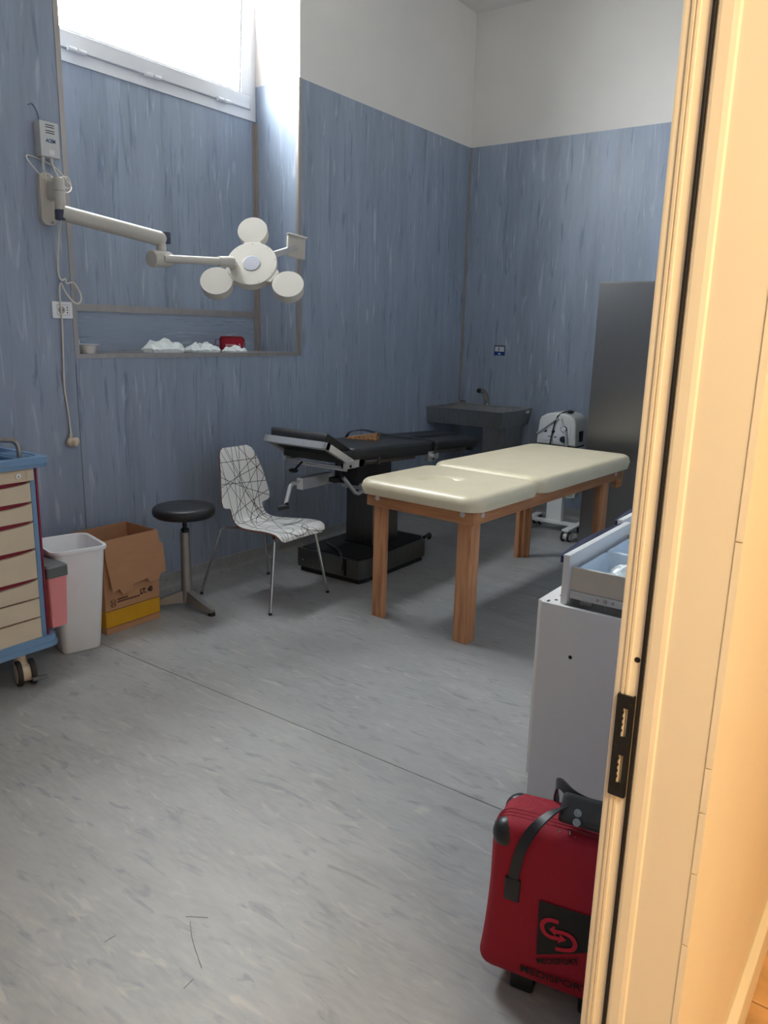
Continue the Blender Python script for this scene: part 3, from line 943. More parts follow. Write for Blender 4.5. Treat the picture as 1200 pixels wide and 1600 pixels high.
for sx, fx in ((-1, -0.277), (1, 0.235)):
    # each side: front leg and rear leg
    MB().tube([(fx, -0.266, 0.006), (sx * 0.175, -0.205, 0.415), (sx * 0.160, -0.185, 0.424), (sx * 0.10, -0.10, 0.422)], 0.0085, n=10).build('leg', CHROME, ch)
    MB().tube([(-0.283 if sx < 0 else 0.266, 0.308 if sx < 0 else 0.278, 0.006), (sx * 0.185, 0.235, 0.405), (sx * 0.170, 0.20, 0.420), (sx * 0.09, 0.06, 0.418)], 0.0085, n=10).build('leg', CHROME, ch)
    MB().cyl((fx, -0.266, 0.0), (fx, -0.266, 0.014), 0.0105, n=12).build('foot_cap', BLACKP, ch)
    MB().cyl((-0.283 if sx < 0 else 0.266, 0.308 if sx < 0 else 0.278, 0.0), (-0.283 if sx < 0 else 0.266, 0.308 if sx < 0 else 0.278, 0.014), 0.0105, n=12).build('foot_cap', BLACKP, ch)

# ------------------------------------------------------------------ stool
st = thing('stool', 'round stool with black padded seat on a grey three-footed metal base', 'stool', (-3.675, -0.375, 0))
MB().lathe([(0, 0.545), (0.12, 0.545), (0.160, 0.550), (0.174, 0.562), (0.178, 0.580), (0.174, 0.598), (0.160, 0.608), (0.12, 0.612), (0, 0.613)], n=48).build('seat', BLACKV, st, angle=60)
MB().cyl((0, 0, 0.455), (0, 0, 0.548), 0.013).cyl((0, 0, 0.462), (0, 0, 0.475), 0.024, n=8).build('spindle', BLACKP, st)
DGREY = mat('grey_cast_metal', (160, 157, 152), 0.42, 0.75, var=0.06)
MB().lathe([(0, 0.04), (0.034, 0.04), (0.032, 0.12), (0.029, 0.30), (0.027, 0.455), (0.0, 0.46)], n=24).build('column', DGREY, st)
for a in (-91, 40, 140):
    d = Vector((math.cos(math.radians(a)), math.sin(math.radians(a)), 0))
    s_ = Vector((-d.y, d.x, 0))
    pts = []
    vv, ff = [], []
    for (rr, zt, zb, hw_) in ((0.0, 0.115, 0.035, 0.026), (0.06, 0.095, 0.035, 0.024), (0.15, 0.062, 0.026, 0.021), (0.205, 0.048, 0.020, 0.022), (0.225, 0.038, 0.020, 0.016)):
        for (q, z) in ((-1, zb), (1, zb), (0.8, zt), (-0.8, zt)):
            vv.append(d * rr + s_ * hw_ * q + Vector((0, 0, z)))
    for i in range(4):
        for k in range(4):
            ff.append((i * 4 + k, i * 4 + (k + 1) % 4, i * 4 + 4 + (k + 1) % 4, i * 4 + 4 + k))
    ff += [(0, 1, 2, 3), (16, 17, 18, 19)]
    lg = MB().quads(vv, ff).build('leg', DGREY, st)
    p = d * 0.212
    MB().cyl((p.x, p.y, 0), (p.x, p.y, 0.024), 0.022, 0.018, n=18, bev=0.004).build('foot_glide', BLACKP, lg)

# ------------------------------------------------------------------ cardboard box
bx = thing('cardboard_box', 'open brown cardboard box with yellow band, flap folded down outside', 'cardboard box', (-4.225, -0.388, 0), 0.0)
W_, D_, H_ = 0.345, 0.262, 0.513
tk = 0.004
MB().box(0, W_, 0, tk, 0, H_).build('front_panel', CARDB, bx, smooth=False)
MB().box(0, W_, D_ - tk, D_, 0, H_ + 0.004).build('back_panel', CARDB, bx, smooth=False)
MB().box(0, tk, tk, D_ - tk, 0, H_).build('side_panel', CARDB, bx, smooth=False)
MB().box(W_ - tk, W_, tk, D_ - tk, 0, H_ - 0.002).build('side_panel', CARDB, bx, smooth=False)
MB().box(tk, W_ - tk, tk, D_ - tk, 0.001, 0.006).build('bottom_panel', CARDB, bx, smooth=False)
MB().box(0.002, W_ - 0.002, -0.0008, 0.0, 0.035, 0.125).build('yellow_band', YELLOW, bx, smooth=False)
MB().box(-0.0008, 0, 0.0, D_, 0.035, 0.125).build('yellow_band', YELLOW, bx, smooth=False)
for z in (0.0335, 0.125):
    MB().box(0.001, W_ - 0.001, -0.001, 0.0, z, z + 0.0028).build('printed_line', INK, bx, smooth=False)
fl = [(0.004, 0.0), (W_ - 0.002, 0.0), (W_ + 0.006, -0.07), (W_ + 0.026, -0.08), (W_ + 0.030, -0.240), (W_ - 0.015, -0.250), (W_ - 0.018, -0.272), (W_ - 0.085, -0.277), (W_ - 0.095, -0.250), (0.155, -0.262), (0.150, -0.292), (0.085, -0.300), (0.070, -0.268), (0.028, -0.276), (0.008, -0.10)]
MB().prism(fl, tk, Matrix.Translation((0, -0.003, H_ - 0.001)) @ Matrix.Rotation(math.radians(85), 4, 'X')).build('flap', CARDB, bx, smooth=False)
MF = basis((0, -0.0012, 0), (1, 0, 0), (0, 0, 1))
lettering('lettering', 'LT. 40', 0.040, MF @ Matrix.Translation((0.218, 0.172, 0)), INK, bx, bold=0.0018, xs=0.78)
for k, (ww, zz) in enumerate(((0.060, 0.176), (0.135, 0.162))):
    b = MB(); x = 0.075; rr = random.Random(k)
    while x < 0.075 + ww:
        q = rr.uniform(0.004, 0.009)
        b.box(x, x + q * 0.7, -0.0012, 0, zz, zz + 0.009); x += q
    b.build('small_print', INKF, bx, smooth=False)
lg = MB()
lg.tube([(0.048 + 0.017 * math.cos(t), -0.001, 0.165 + 0.022 * math.sin(t)) for t in [2 * PI * k / 24 for k in range(24)]], 0.0012, n=5, closed=True)
for sx in (-1, 1):
    lg.tube([(0.048 + sx * 0.010, -0.001, 0.180), (0.048 + sx * 0.004, -0.001, 0.165), (0.048 + sx * 0.010, -0.001, 0.150)], 0.0022, n=5)
lg.build('printed_emblem', INKF, bx)

# ------------------------------------------------------------------ white waste bin
wbn = thing('waste_bin', 'tall white open plastic bin tapering to its foot, beside the cardboard box', 'waste bin', (-4.395, -0.372, 0), math.radians(-14))
def ring(hx, hy, r, z, n=6):
    return [Vector((x, y, z)) for x, y in rrect(-hx, hx, -hy, hy, r, n)]
R = [ring(0.088, 0.098, 0.025, 0.0), ring(0.095, 0.105, 0.03, 0.006), ring(0.128, 0.150, 0.045, 0.52), ring(0.137, 0.160, 0.052, 0.523), ring(0.140, 0.163, 0.053, 0.532), ring(0.137, 0.160, 0.052, 0.543), ring(0.130, 0.153, 0.048, 0.545), ring(0.123, 0.146, 0.044, 0.540), ring(0.092, 0.102, 0.028, 0.012)]
vv = [v for r_ in R for v in r_]; n = len(R[0]); ff = []
for i in range(len(R) - 1):
    for k in range(n):
        ff.append((i * n + k, i * n + (k + 1) % n, (i + 1) * n + (k + 1) % n, (i + 1) * n + k))
ff.append(tuple(range(n))); ff.append(tuple(range((len(R) - 1) * n, len(R) * n)))
b_ = MB().quads(vv, ff)
b_.build('tub', WHITEP, wbn, angle=50)

# ------------------------------------------------------------------ medical cart
ct = thing('medical_cart', 'blue and beige drawer trolley with moulded blue top tray', 'medical cart', (-5.01, -0.33, 0))
CX0, CX1 = -0.34, 0.34                      # overall body; local origin at centre
YFt = -0.265                                # body front face
bd = MB()
bd.box(CX0 + 0.03, CX1 - 0.03, YFt + 0.012, 0.24, 0.20, 0.985)
bd.build('carcass', CRIMSON, ct, smooth=False)
for s in (-1, 1):
    a, b = sorted((s * 0.312, s * 0.336))
    MB().box(a, b, YFt, YFt + 0.045, 0.195, 0.99, bev=0.004).build('corner_post', BLUEP, ct)
    a, b = sorted((s * 0.336, s * 0.345))
    MB().box(a, b, YFt - 0.004, 0.245, 0.195, 0.985, bev=0.002).build('side_panel', CRIMSON, ct)
    MB().box(min(s * 0.31, s * 0.335), max(s * 0.31, s * 0.335), 0.20, 0.245, 0.195, 0.99, bev=0.004).build('corner_post', BLUEP, ct)
# bumper base
MB().prism(rrect(-0.39, 0.39, -0.29, 0.28, 0.05), 0.024, Matrix.Translation((0, 0, 0.148))).build('base_tray', BLUEP, ct)
MB().prism(rrect(-0.385, 0.385, -0.285, 0.275, 0.05), 0.03, Matrix.Translation((0, 0, 0.172))).build('base_rim', BLUEP, ct)
# top tray: rim, floor and dividers
MB().prism(rrect(-0.395, 0.395, -0.295, 0.285, 0.045), 0.020, Matrix.Translation((0, 0, 0.985))).build('tray_lip', BLUEP, ct)
tr = MB()
ro, ri = rrect(-0.402, 0.402, -0.302, 0.292, 0.05), rrect(-0.365, 0.365, -0.262, 0.255, 0.04)
vv = [(x, y, 1.003) for x, y in ro] + [(x * 0.995, y * 0.995, 1.028) for x, y in ro] + [(x, y, 1.030) for x, y in ri] + [(x * 0.98, y * 0.98, 1.006) for x, y in ri]
n = len(ro); ff = []
for i in range(3):
    for k in range(n):
        ff.append((i * n + k, i * n + (k + 1) % n, (i + 1) * n + (k + 1) % n, (i + 1) * n + k))
ff.append(tuple(range(n))); ff.append(tuple(range(3 * n, 4 * n)))
tr.quads(vv, ff)
tr.build('tray_rim', BLUEP, ct, angle=50)
dv = MB()
for yy in (-0.10, 0.06):
    dv.box(-0.36, 0.28, yy, yy + 0.018, 1.004, 1.026, bev=0.004)
for xx in (-0.12, 0.10, 0.265):
    dv.box(xx, xx + 0.02, -0.255, 0.25, 1.004, 1.026, bev=0.004)
dv.box(0.285, 0.36, -0.255, -0.05, 1.004, 1.028, bev=0.003)
dv.build('divider', BLUED, ct)
MB().tube([(0.295, -0.225, 1.02), (0.293, -0.225, 1.075), (0.28, -0.21, 1.098), (0.25, -0.19, 1.103), (-0.20, 0.12, 1.113)], 0.0115, n=12, sub=5).build('rail', STEEL, ct)
MB().cyl((0.33, -0.225, 1.0275), (0.33, -0.225, 1.030), 0.011, n=14).build('rivet', CHROME, ct)
# drawers: fronts with a finger pull dipping towards the middle
zl = [0.985, 0.927, 0.833, 0.746, 0.620, 0.481, 0.390, 0.299, 0.196]
for i in range(8):
    zt, zb = zl[i], zl[i + 1]
    xr = 0.313 - 0.006 * (1 if i else 0)
    yf = YFt - (0.014 if i == 0 else 0.004)
    if i == 0:
        d = MB().box(-xr - 0.01, xr + 0.012, yf, YFt + 0.02, zb, zt - 0.002, bev=0.006).build('drawer', BEIGE, ct)
        fr_ = MB()
        for q in ((-xr + 0.02, xr - 0.022, zt - 0.012, zt - 0.008), (-xr + 0.02, xr - 0.022, zb + 0.010, zb + 0.013), (xr - 0.024, xr - 0.020, zb + 0.010, zt - 0.008)):
            fr_.box(q[0], q[1], yf - 0.0025, yf, q[2], q[3])
        fr_.build('recess_rim', BEIGE, d)
        MB().cyl((0.252, yf - 0.004, zt - 0.030), (0.252, yf, zt - 0.030), 0.0115, n=20).build('lock', CHROME, d)
        MB().box(0.2505, 0.2535, yf - 0.0046, yf - 0.0038, zt - 0.036, zt - 0.026).build('keyhole', NIGHT, d)
    else:
        dip = 0.020 if i < 6 else 0.003
        g = 0.004
        poly = [(-xr, zb + g / 2), (xr, zb + g / 2), (xr, zt - g)] + [(xr * math.cos(PI * k / 16), zt - g - dip * math.sin(PI * k / 16) ** 0.8) for k in range(1, 16)] + [(-xr, zt - g)]
        Mx = basis((0, YFt + 0.012, 0), (1, 0, 0), (0, 0, 1))
        MB().prism(poly, 0.018, Mx).build('drawer', BEIGE, ct, smooth=False)
for sx in (-1, 1):
    for sy in (-1, 1):
        cx, cy = sx * 0.215, sy * 0.215 - (0.02 if sy < 0 else 0)
        cs = MB().cyl((cx, cy, 0.10), (cx, cy, 0.150), 0.024, n=16).cyl((cx, cy, 0.095), (cx, cy, 0.112), 0.032, 0.026, n=16).ball((cx, cy - 0.01, 0.075), 0.036, (0.9, 1.1, 1)).build('caster', BEIGE, ct)
        a = math.radians(-18)
        ax = Vector((math.cos(a), math.sin(a), 0))
        c = Vector((cx, cy - 0.035, 0.058))
        for s in (-1, 1):
            p = c + ax * s * 0.028
            MB().cyl(p - ax * 0.011, p + ax * 0.011, 0.058, n=28, bev=0.005).build('wheel', RUBBER, cs)
            MB().cyl(p + ax * s * 0.010, p + ax * s * 0.0125, 0.044, n=24).build('wheel_cover', BEIGE, cs)
        MB().cyl(c - ax * 0.02, c + ax * 0.02, 0.040, n=20).build('hub', BEIGE, cs)
        MB().box(-0.032, 0.032, -0.03, 0.012, -0.008, 0.008, bev=0.004, M=Matrix.Translation(c + Vector((0.03, -0.060, -0.018))) @ Matrix.Rotation(a, 4, 'Z') @ Matrix.Rotation(math.radians(-15), 4, 'X')).build('brake_pedal', LIDG, cs)

# sharps container hung on the cart's side
sc = thing('sharps_container', 'pink plastic container with dark grey lid hung on the side of the blue cart', 'container', (-4.600, -0.50, 0.218))
SB = [ring(0.038, 0.085, 0.008, 0.0, 3), ring(0.047, 0.092, 0.008, 0.245, 3)]
vv = [v for r_ in SB for v in r_]; n = len(SB[0])
ff = [(k, (k + 1) % n, n + (k + 1) % n, n + k) for k in range(n)] + [tuple(range(n)), tuple(range(n, 2 * n))]
MB().quads(vv, ff).build('body', PINK, sc, angle=50)
lidp = [ring(0.053, 0.098, 0.012, 0.243, 4), ring(0.053, 0.098, 0.012, 0.290, 4), ring(0.046, 0.090, 0.012, 0.298, 4)]
vv = [v for r_ in lidp for v in r_]; n = len(lidp[0]); ff = []
for i in range(2):
    ff += [(i * n + k, i * n + (k + 1) % n, (i + 1) * n + (k + 1) % n, (i + 1) * n + k) for k in range(n)]
ff += [tuple(range(n)), tuple(range(2 * n, 3 * n))]
MB().quads(vv, ff).build('lid', LIDG, sc, angle=40)
MB().box(-0.066, -0.044, -0.04, 0.04, 0.15, 0.20).build('hanger', LIDG, sc, smooth=False)

# ------------------------------------------------------------------ stainless sink in the corner
sk = thing('steel_sink', 'stainless steel wall basin in the corner on a boxed steel pedestal', 'sink', (-0.006, -0.006, 0))
SX, SY, SZ0, SZ1 = -0.575, -0.765, 0.815, 0.955
so = [(SX, SY), (0, SY), (0, 0), (SX, 0)]
def rect(x0, x1, y0, y1, z): return [(x0, y0, z), (x1, y0, z), (x1, y1, z), (x0, y1, z)]
L_ = [rect(SX + 0.02, 0, SY + 0.03, -0.0, SZ0), rect(SX, 0, SY, 0, SZ1), rect(SX + 0.035, -0.10, SY + 0.035, -0.045, SZ1), rect(SX + 0.07, -0.13, SY + 0.07, -0.08, SZ1 - 0.115)]
vv = [p for r_ in L_ for p in r_]; ff = []
for i in range(3):
    ff += [(i * 4 + k, i * 4 + (k + 1) % 4, i * 4 + 4 + (k + 1) % 4, i * 4 + 4 + k) for k in range(4)]
ff += [(0, 1, 2, 3), (12, 13, 14, 15)]
MB().quads(vv, ff).build('basin', STEEL, sk, smooth=False)
MB().box(-0.10, 0, SY, 0, SZ1 - 0.001, SZ1 + 0.008, bev=0.002).build('back_ledge', STEEL, sk, smooth=False)
MB().box(-0.42, -0.08, -0.72, -0.50, 0.0, SZ0 + 0.02).build('pedestal', STEEL, sk, smooth=False)
MB().lathe([(0, 0), (0.025, 0), (0.022, 0.004), (0, 0.005)], n=20, M=Matrix.Translation((-0.35, -0.40, SZ1 - 0.115))).build('drain', CHROME, sk)
fc = MB().lathe([(0, 0), (0.030, 0), (0.028, 0.012), (0.0, 0.013)], n=20, M=Matrix.Translation((-0.055, -0.33, SZ1 + 0.008)))
fc.tube([(-0.055, -0.33, SZ1 + 0.01), (-0.068, -0.327, SZ1 + 0.08), (-0.105, -0.317, SZ1 + 0.130), (-0.16, -0.30, SZ1 + 0.142)], lambda t: 0.026 - 0.003 * t, n=16, sub=6)
fo = fc.build('faucet', CHROME, sk)
MB().ball((-0.168, -0.298, SZ1 + 0.139), 0.019, (0.6, 1, 1)).build('spout_opening', NIGHT, fo)
MB().lathe([(0, 0), (0.026, 0), (0.026, 0.022), (0.0, 0.023)], n=24, M=Matrix.Translation((-0.04, -0.07, SZ1 + 0.007))).build('cover_cap', CHROME, sk)
MB().box(-0.12, -0.05, SY - 0.001, SY, SZ1 - 0.035, SZ1 - 0.012).build('sticker', WHITEP, sk, smooth=False)

# wall sign above the sink
sg = thing('wall_sign', 'small blue and white hand washing sign on the blue wall above the sink', 'sign', (-T - 0.0002, -0.408, 1.46))
MB().box(-0.002, 0, -0.055, 0.055, -0.045, 0.045).build('plate', mat('sign_dark', (58, 68, 82), 0.5), sg, smooth=False)
MB().box(-0.0028, -0.001, -0.046, 0.046, -0.010, 0.034).build('picture', mat('sign_white', (206, 210, 216), 0.5), sg, smooth=False)
MB().box(-0.0028, -0.001, -0.055, 0.055, -0.045, -0.012).build('blue_band', BLUES, sg, smooth=False)
MB().tube([(-0.003, 0.01, 0.026), (-0.003, 0.002, 0.010), (-0.003, 0.012, -0.004)], 0.005, n=6).build('pictogram', mat('sign_grey', (112, 112, 120), 0.5), sg)
MB().ball((-0.003, 0.0, -0.030), 0.016, (0.05, 1, 0.55)).build('emblem', CYAN, sg)

# ------------------------------------------------------------------ tall steel cabinet
sc_ = thing('steel_cabinet', 'tall plain brushed stainless steel cabinet against the blue wall', 'cabinet', (-0.78, -1.60, 0))
MB().box(0.0, 0.765, -0.95, 0.0, 0.0, 1.998, bev=0.002).build('body', STEELD, sc_, smooth=False)
MB().box(-0.006, 0.0, -0.948, -0.002, 0.012, 1.990, bev=0.002).build('front_panel', STEELD, sc_, smooth=False)

# ------------------------------------------------------------------ suction unit on its trolley
su = thing('suction_unit', 'white portable suction unit with gauge and knob on a wheeled stand', 'suction unit', (-0.50, -1.27, 0))
prof = [(-0.165, 0.735), (0.165, 0.735), (0.170, 0.75), (0.158, 0.925), (0.145, 0.955), (0.10, 0.985), (0.03, 0.998), (-0.03, 0.998), (-0.10, 0.985), (-0.145, 0.955), (-0.158, 0.925), (-0.170, 0.75)]
Mb = Matrix.Translation((0.17, 0, 0)) @ basis((0, 0, 0), (0, 1, 0), (0, 0, 1))
b = bmesh.new()
fv = [b.verts.new((x, z, 0)) for x, z in prof]
f = b.faces.new(fv)
r = bmesh.ops.extrude_face_region(b, geom=[f])
bmesh.ops.translate(b, vec=(0, 0, -0.26), verts=[v for v in r['geom'] if isinstance(v, bmesh.types.BMVert)])
bmesh.ops.recalc_face_normals(b, faces=b.faces)
caps = [e for e in b.edges if abs(e.verts[0].co.z - e.verts[1].co.z) < 1e-6]
bmesh.ops.bevel(b, geom=caps, offset=0.018, segments=3, profile=0.5, affect='EDGES', clamp_overlap=True)
q = MB(); q._merge(b, Mb)
# extruded along -(Y x Z) = -X ; front ends at x = 0.17-0.26
case = q.build('case', GREYP, su, angle=40)
xf = 0.17 - 0.26
MB().box(xf - 0.003, xf, -0.115, 0.125, 0.770, 0.905, bev=0.001).build('front_plate', mat('case_plate', (214, 214, 220), 0.4), case, smooth=False)
MB().prism(rrect(-0.085, 0.065, 0.940, 0.966, 0.0125), 0.004, basis((xf + 0.016, 0, 0), (0, -1, 0), (0, 0, 1))).build('grip_recess', mat('recess_grey', (120, 122, 124), 0.6), case)
for (yy, zz, rr) in ((-0.065, 0.872, 0.026),):
    MB().cyl((xf - 0.016, yy, zz), (xf, yy, zz), rr, n=24, bev=0.003).build('gauge', mat('gauge_grey', (84, 88, 94), 0.4), su)
    MB().cyl((xf - 0.0175, yy, zz), (xf - 0.0155, yy, zz), rr * 0.74, n=24).build('dial', WHITEP, su)
    MB().box(xf - 0.0185, xf - 0.017, yy - 0.002, yy + 0.002, zz - 0.004, zz + 0.016).build('needle', INK, su)
MB().cyl((xf - 0.024, -0.065, 0.790), (xf, -0.065, 0.790), 0.024, 0.026, n=24, bev=0.003).build('knob', mat('dark_teal_knob', (36, 52, 56), 0.4), su)
lb = MB().quads([(xf - 0.0035, 0.115, 0.835), (xf - 0.0035, 0.082, 0.835), (xf - 0.0035, 0.082, 0.858)] + [(xf - 0.003, 0.115, 0.835), (xf - 0.003, 0.082, 0.835), (xf - 0.003, 0.082, 0.858)], [(0, 1, 2), (3, 4, 5)])
lb.box(xf - 0.0035, xf - 0.003, 0.095, 0.115, 0.862, 0.868)
lb.build('emblem', INK, su, smooth=False)
MB().box(xf - 0.0036, xf - 0.003, 0.012, 0.040, 0.838, 0.852).box(xf - 0.0036, xf - 0.003, 0.022, 0.032, 0.826, 0.864).build('printed_cross', INK, su, smooth=False)
MB().box(xf - 0.0036, xf - 0.003, -0.005, 0.015, 0.796, 0.806).box(xf - 0.0036, xf - 0.003, 0.040, 0.072, 0.800, 0.806).build('printed_name', INKF, su, smooth=False)
MB().box(-0.02, 0.06, -0.1705, -0.158, 0.768, 0.855, bev=0.002).build('side_vent', NIGHT, su, smooth=False)
MB().tube([(0.02, -0.06, 0.998), (-0.06, -0.045, 1.006), (xf - 0.004, 0.0, 0.965), (xf - 0.012, 0.022, 0.88), (xf - 0.012, 0.042, 0.745), (xf + 0.01, 0.045, 0.70)], 0.0055, n=8, sub=6).build('power_cord', BLACKP, su)
MB().ball((0.0, -0.072, 1.006), 0.022, (1.6, 1.3, 0.6)).build('cord_plug', BLACKP, su)
MB().tube([(xf + 0.02, 0.175, 0.82), (xf - 0.006, 0.145, 0.835), (xf - 0.010, 0.03, 0.930), (xf - 0.004, -0.01, 0.955)], 0.008, n=8, sub=6).build('hose', HOSE, su)
MB().tube([(xf - 0.004, -0.035, 0.955), (xf - 0.012, -0.052, 0.90), (xf - 0.022, -0.085, 0.84), (xf - 0.012, -0.10, 0.74)], 0.008, n=8, sub=6).build('hose', HOSE, su)
MB().box(-0.08, 0.16, -0.150, 0.150, 0.716, 0.736, bev=0.004).build('shelf', BLACKP, su, smooth=False)
MB().box(0.01, 0.07, -0.055, 0.08, 0.08, 0.716, bev=0.004).build('column', WHITEP, su, smooth=False)
MB().box(-0.02, 0.04, -0.20, 0.225, 0.062, 0.085, bev=0.003).build('base_bar', WHITEP, su, smooth=False)
for (yy, x0, x1) in ((0.205, -0.22, 0.16), (-0.225, -0.30, 0.10)):
    MB().box(x0, x1, yy - 0.028, yy + 0.028, 0.085, 0.100, bev=0.003).build('base_leg', WHITEP, su, smooth=False)
    for xx in (x0 + 0.03, x1 - 0.03):
        cs = MB().cyl((xx, yy, 0.06), (xx, yy, 0.087), 0.018, n=14).box(xx - 0.02, xx + 0.02, yy - 0.017, yy + 0.017, 0.042, 0.066, bev=0.004).build('caster', GREYP, su)
        for s in (-1, 1):
            MB().cyl((xx, yy + s * 0.018, 0.040), (xx, yy + s * 0.034, 0.040), 0.040, n=24, bev=0.004).build('wheel', RUBBER, cs)
        MB().cyl((xx, yy - 0.036, 0.040), (xx, yy + 0.036, 0.040), 0.028, n=20).build('wheel_hub', GREYP, cs)
# lower holder with round socket
MB().prism([(-0.16, 0.36), (-0.155, 0.30), (-0.09, 0.285), (-0.03, 0.33), (-0.03, 0.40), (-0.16, 0.40)], 0.09, basis((0.02, 0, 0), (0, 1, 0), (0, 0, 1))).build('canister_holder', GREYP, su, smooth=False)
MB().cyl((-0.002, -0.10, 0.355), (0.09, -0.10, 0.355), 0.030, n=22).build('socket', mat('socket_dark', (60, 64, 70), 0.4), su)

# ------------------------------------------------------------------ white cabinet and open drawers by the door
wc = thing('base_cabinet', 'white laminate cabinet without worktop standing below two open drawers', 'cabinet', (-4.185, -2.79, 0))
CW, CD, CH = 1.30, 0.62, 0.735
side = MB().box(0, 0.018, -CD, 0, 0, CH, bev=0.001).build('side_panel', CABW, wc, smooth=False)
MB().box(CW - 0.018, CW, -CD, 0, 0, CH, bev=0.001).build('side_panel', CABW, wc, smooth=False)
MB().box(0.018, CW - 0.018, -CD, -CD + 0.012, 0, CH).build('back_panel', CABW, wc, smooth=False)
MB().box(0.018, CW - 0.018, -CD + 0.012, -0.02, 0.06, 0.08).build('bottom_panel', CABW, wc, smooth=False)
tr_ = MB().box(0.018, CW - 0.018, -0.075, 0, CH - 0.016, CH, bev=0.001).build('top_rail', CABW, wc, smooth=False)
MB().box(0.018, CW - 0.018, -CD, -CD + 0.09, CH - 0.016, CH).build('top_rail', CABW, wc, smooth=False)
for k in range(2):
    MB().box(0.02 + k * 0.63, 0.02 + k * 0.63 + 0.626, 0.0, 0.018, 0.08, CH - 0.003, bev=0.001).build('door', CABW, wc, smooth=False)
MB().cyl((-0.0008, -0.118, 0.566), (0.002, -0.118, 0.566), 0.0065, n=16).build('cam_hole', NIGHT, side)
for (xx, yy, rr) in ((0.045, -0.035, 0.006), (0.045, -0.058, 0.006), (0.10, -0.03, 0.006)):
    MB().cyl((xx, yy, CH - 0.002), (xx, yy, CH + 0.0006), rr, n=14).build('dowel_hole', NIGHT, tr_)
MB().box(0.012, 0.030, -0.022, -0.014, CH - 0.001, CH + 0.0006).build('dowel_slot', NIGHT, tr_)
MB().box(0.10, 0.12, -0.40, -0.38, 0.08, CH - 0.02).build('strut', BLACKP, wc, smooth=False)

def open_drawer(label, x, y, w_, items):
    d = thing('open_drawer', label, 'drawer', (x, y, CH + 0.001))
    MB().box(0.0, w_, -0.022, 0.0, 0.0, 0.168, bev=0.0015).build('front', CABW, d, smooth=False)
    gb = mat('drawer_beige_metal', (206, 198, 184), 0.4, 0.2, var=0.02)
    for xx in (0.022, w_ - 0.032):
        MB().box(xx, xx + 0.010, -0.56, -0.022, 0.045, 0.125, bev=0.002).build('drawer_side', gb, d, smooth=False)
        rl = MB().box(xx - 0.003, xx + 0.013, -0.56, -0.024, 0.018, 0.044).build('runner', GREYP, d, smooth=False)
        for k in range(3):
            MB().cyl((xx - 0.0045, -0.12 - 0.025 * k, 0.031), (xx, -0.12 - 0.025 * k, 0.031), 0.005 + 0.002 * (k % 2), n=12).build('rivet', STEEL, rl)
        MB().box(xx - 0.0045, xx, -0.10, -0.035, 0.027, 0.035).build('rail_slot', GREYP, rl)
        for yy in (-0.50, -0.10):
            MB().box(xx + 0.002, xx + 0.008, yy, yy + 0.04, 0.0, 0.02).build('rail_foot', STEEL, rl, smooth=False)
    MB().box(0.022, w_ - 0.022, -0.57, -0.56, 0.03, 0.125).build('drawer_back', gb, d, smooth=False)
    MB().box(0.032, w_ - 0.032, -0.56, -0.022, 0.045, 0.050).build('drawer_bottom', CABW, d, smooth=False)
    tp = mat('pale_blue_tray', (214, 226, 238), 0.35, var=0.02)
    tray = MB()
    for k in range(2):
        for j in range(2):
            xa = 0.036 + k * (w_ - 0.07) / 2; xb = xa + (w_ - 0.07) / 2 - 0.004
            ya = -0.55 + j * 0.26; yb = ya + 0.255
            r0, r1 = rrect(xa, xb, ya, yb, 0.02, 4), rrect(xa + 0.008, xb - 0.008, ya + 0.008, yb - 0.008, 0.018, 4)
            r2 = rrect(xa + 0.022, xb - 0.022, ya + 0.022, yb - 0.022, 0.018, 4)
            n = len(r0)
            vv = [(a, b_, 0.118) for a, b_ in r0] + [(a, b_, 0.122) for a, b_ in r1] + [(a, b_, 0.054) for a, b_ in r2]
            ff = []
            for i in range(2):
                ff += [(i * n + q, i * n + (q + 1) % n, (i + 1) * n + (q + 1) % n, (i + 1) * n + q) for q in range(n)]
            ff.append(tuple(range(2 * n, 3 * n)))
            tray.quads(vv, ff)
    tray.build('organiser_tray', tp, d, angle=50)
    hp = smooth_path([Vector(v) for v in ((0.015, 0.0, 0.150), (0.03, 0.014, 0.150), (w_ * 0.5, 0.034, 0.150), (w_ - 0.03, 0.014, 0.150), (w_ - 0.015, 0.0, 0.150))], 6)
    MB().band(hp, 0.022, 0.006, (0, 0, 1)).build('handle', NAVY, d)
    MB().cyl((0.03, -0.0225, 0.12), (0.03, -0.0245, 0.12), 0.004, n=10).build('screw', STEEL, d)
    return d
open_drawer('white open drawer holding a pale packet, closer to the door frame than its twin', -4.163, -2.848, 0.60, 3)
open_drawer('white open drawer with navy handle, farther from the door frame than its twin', -3.548, -2.812, 0.60, 3)

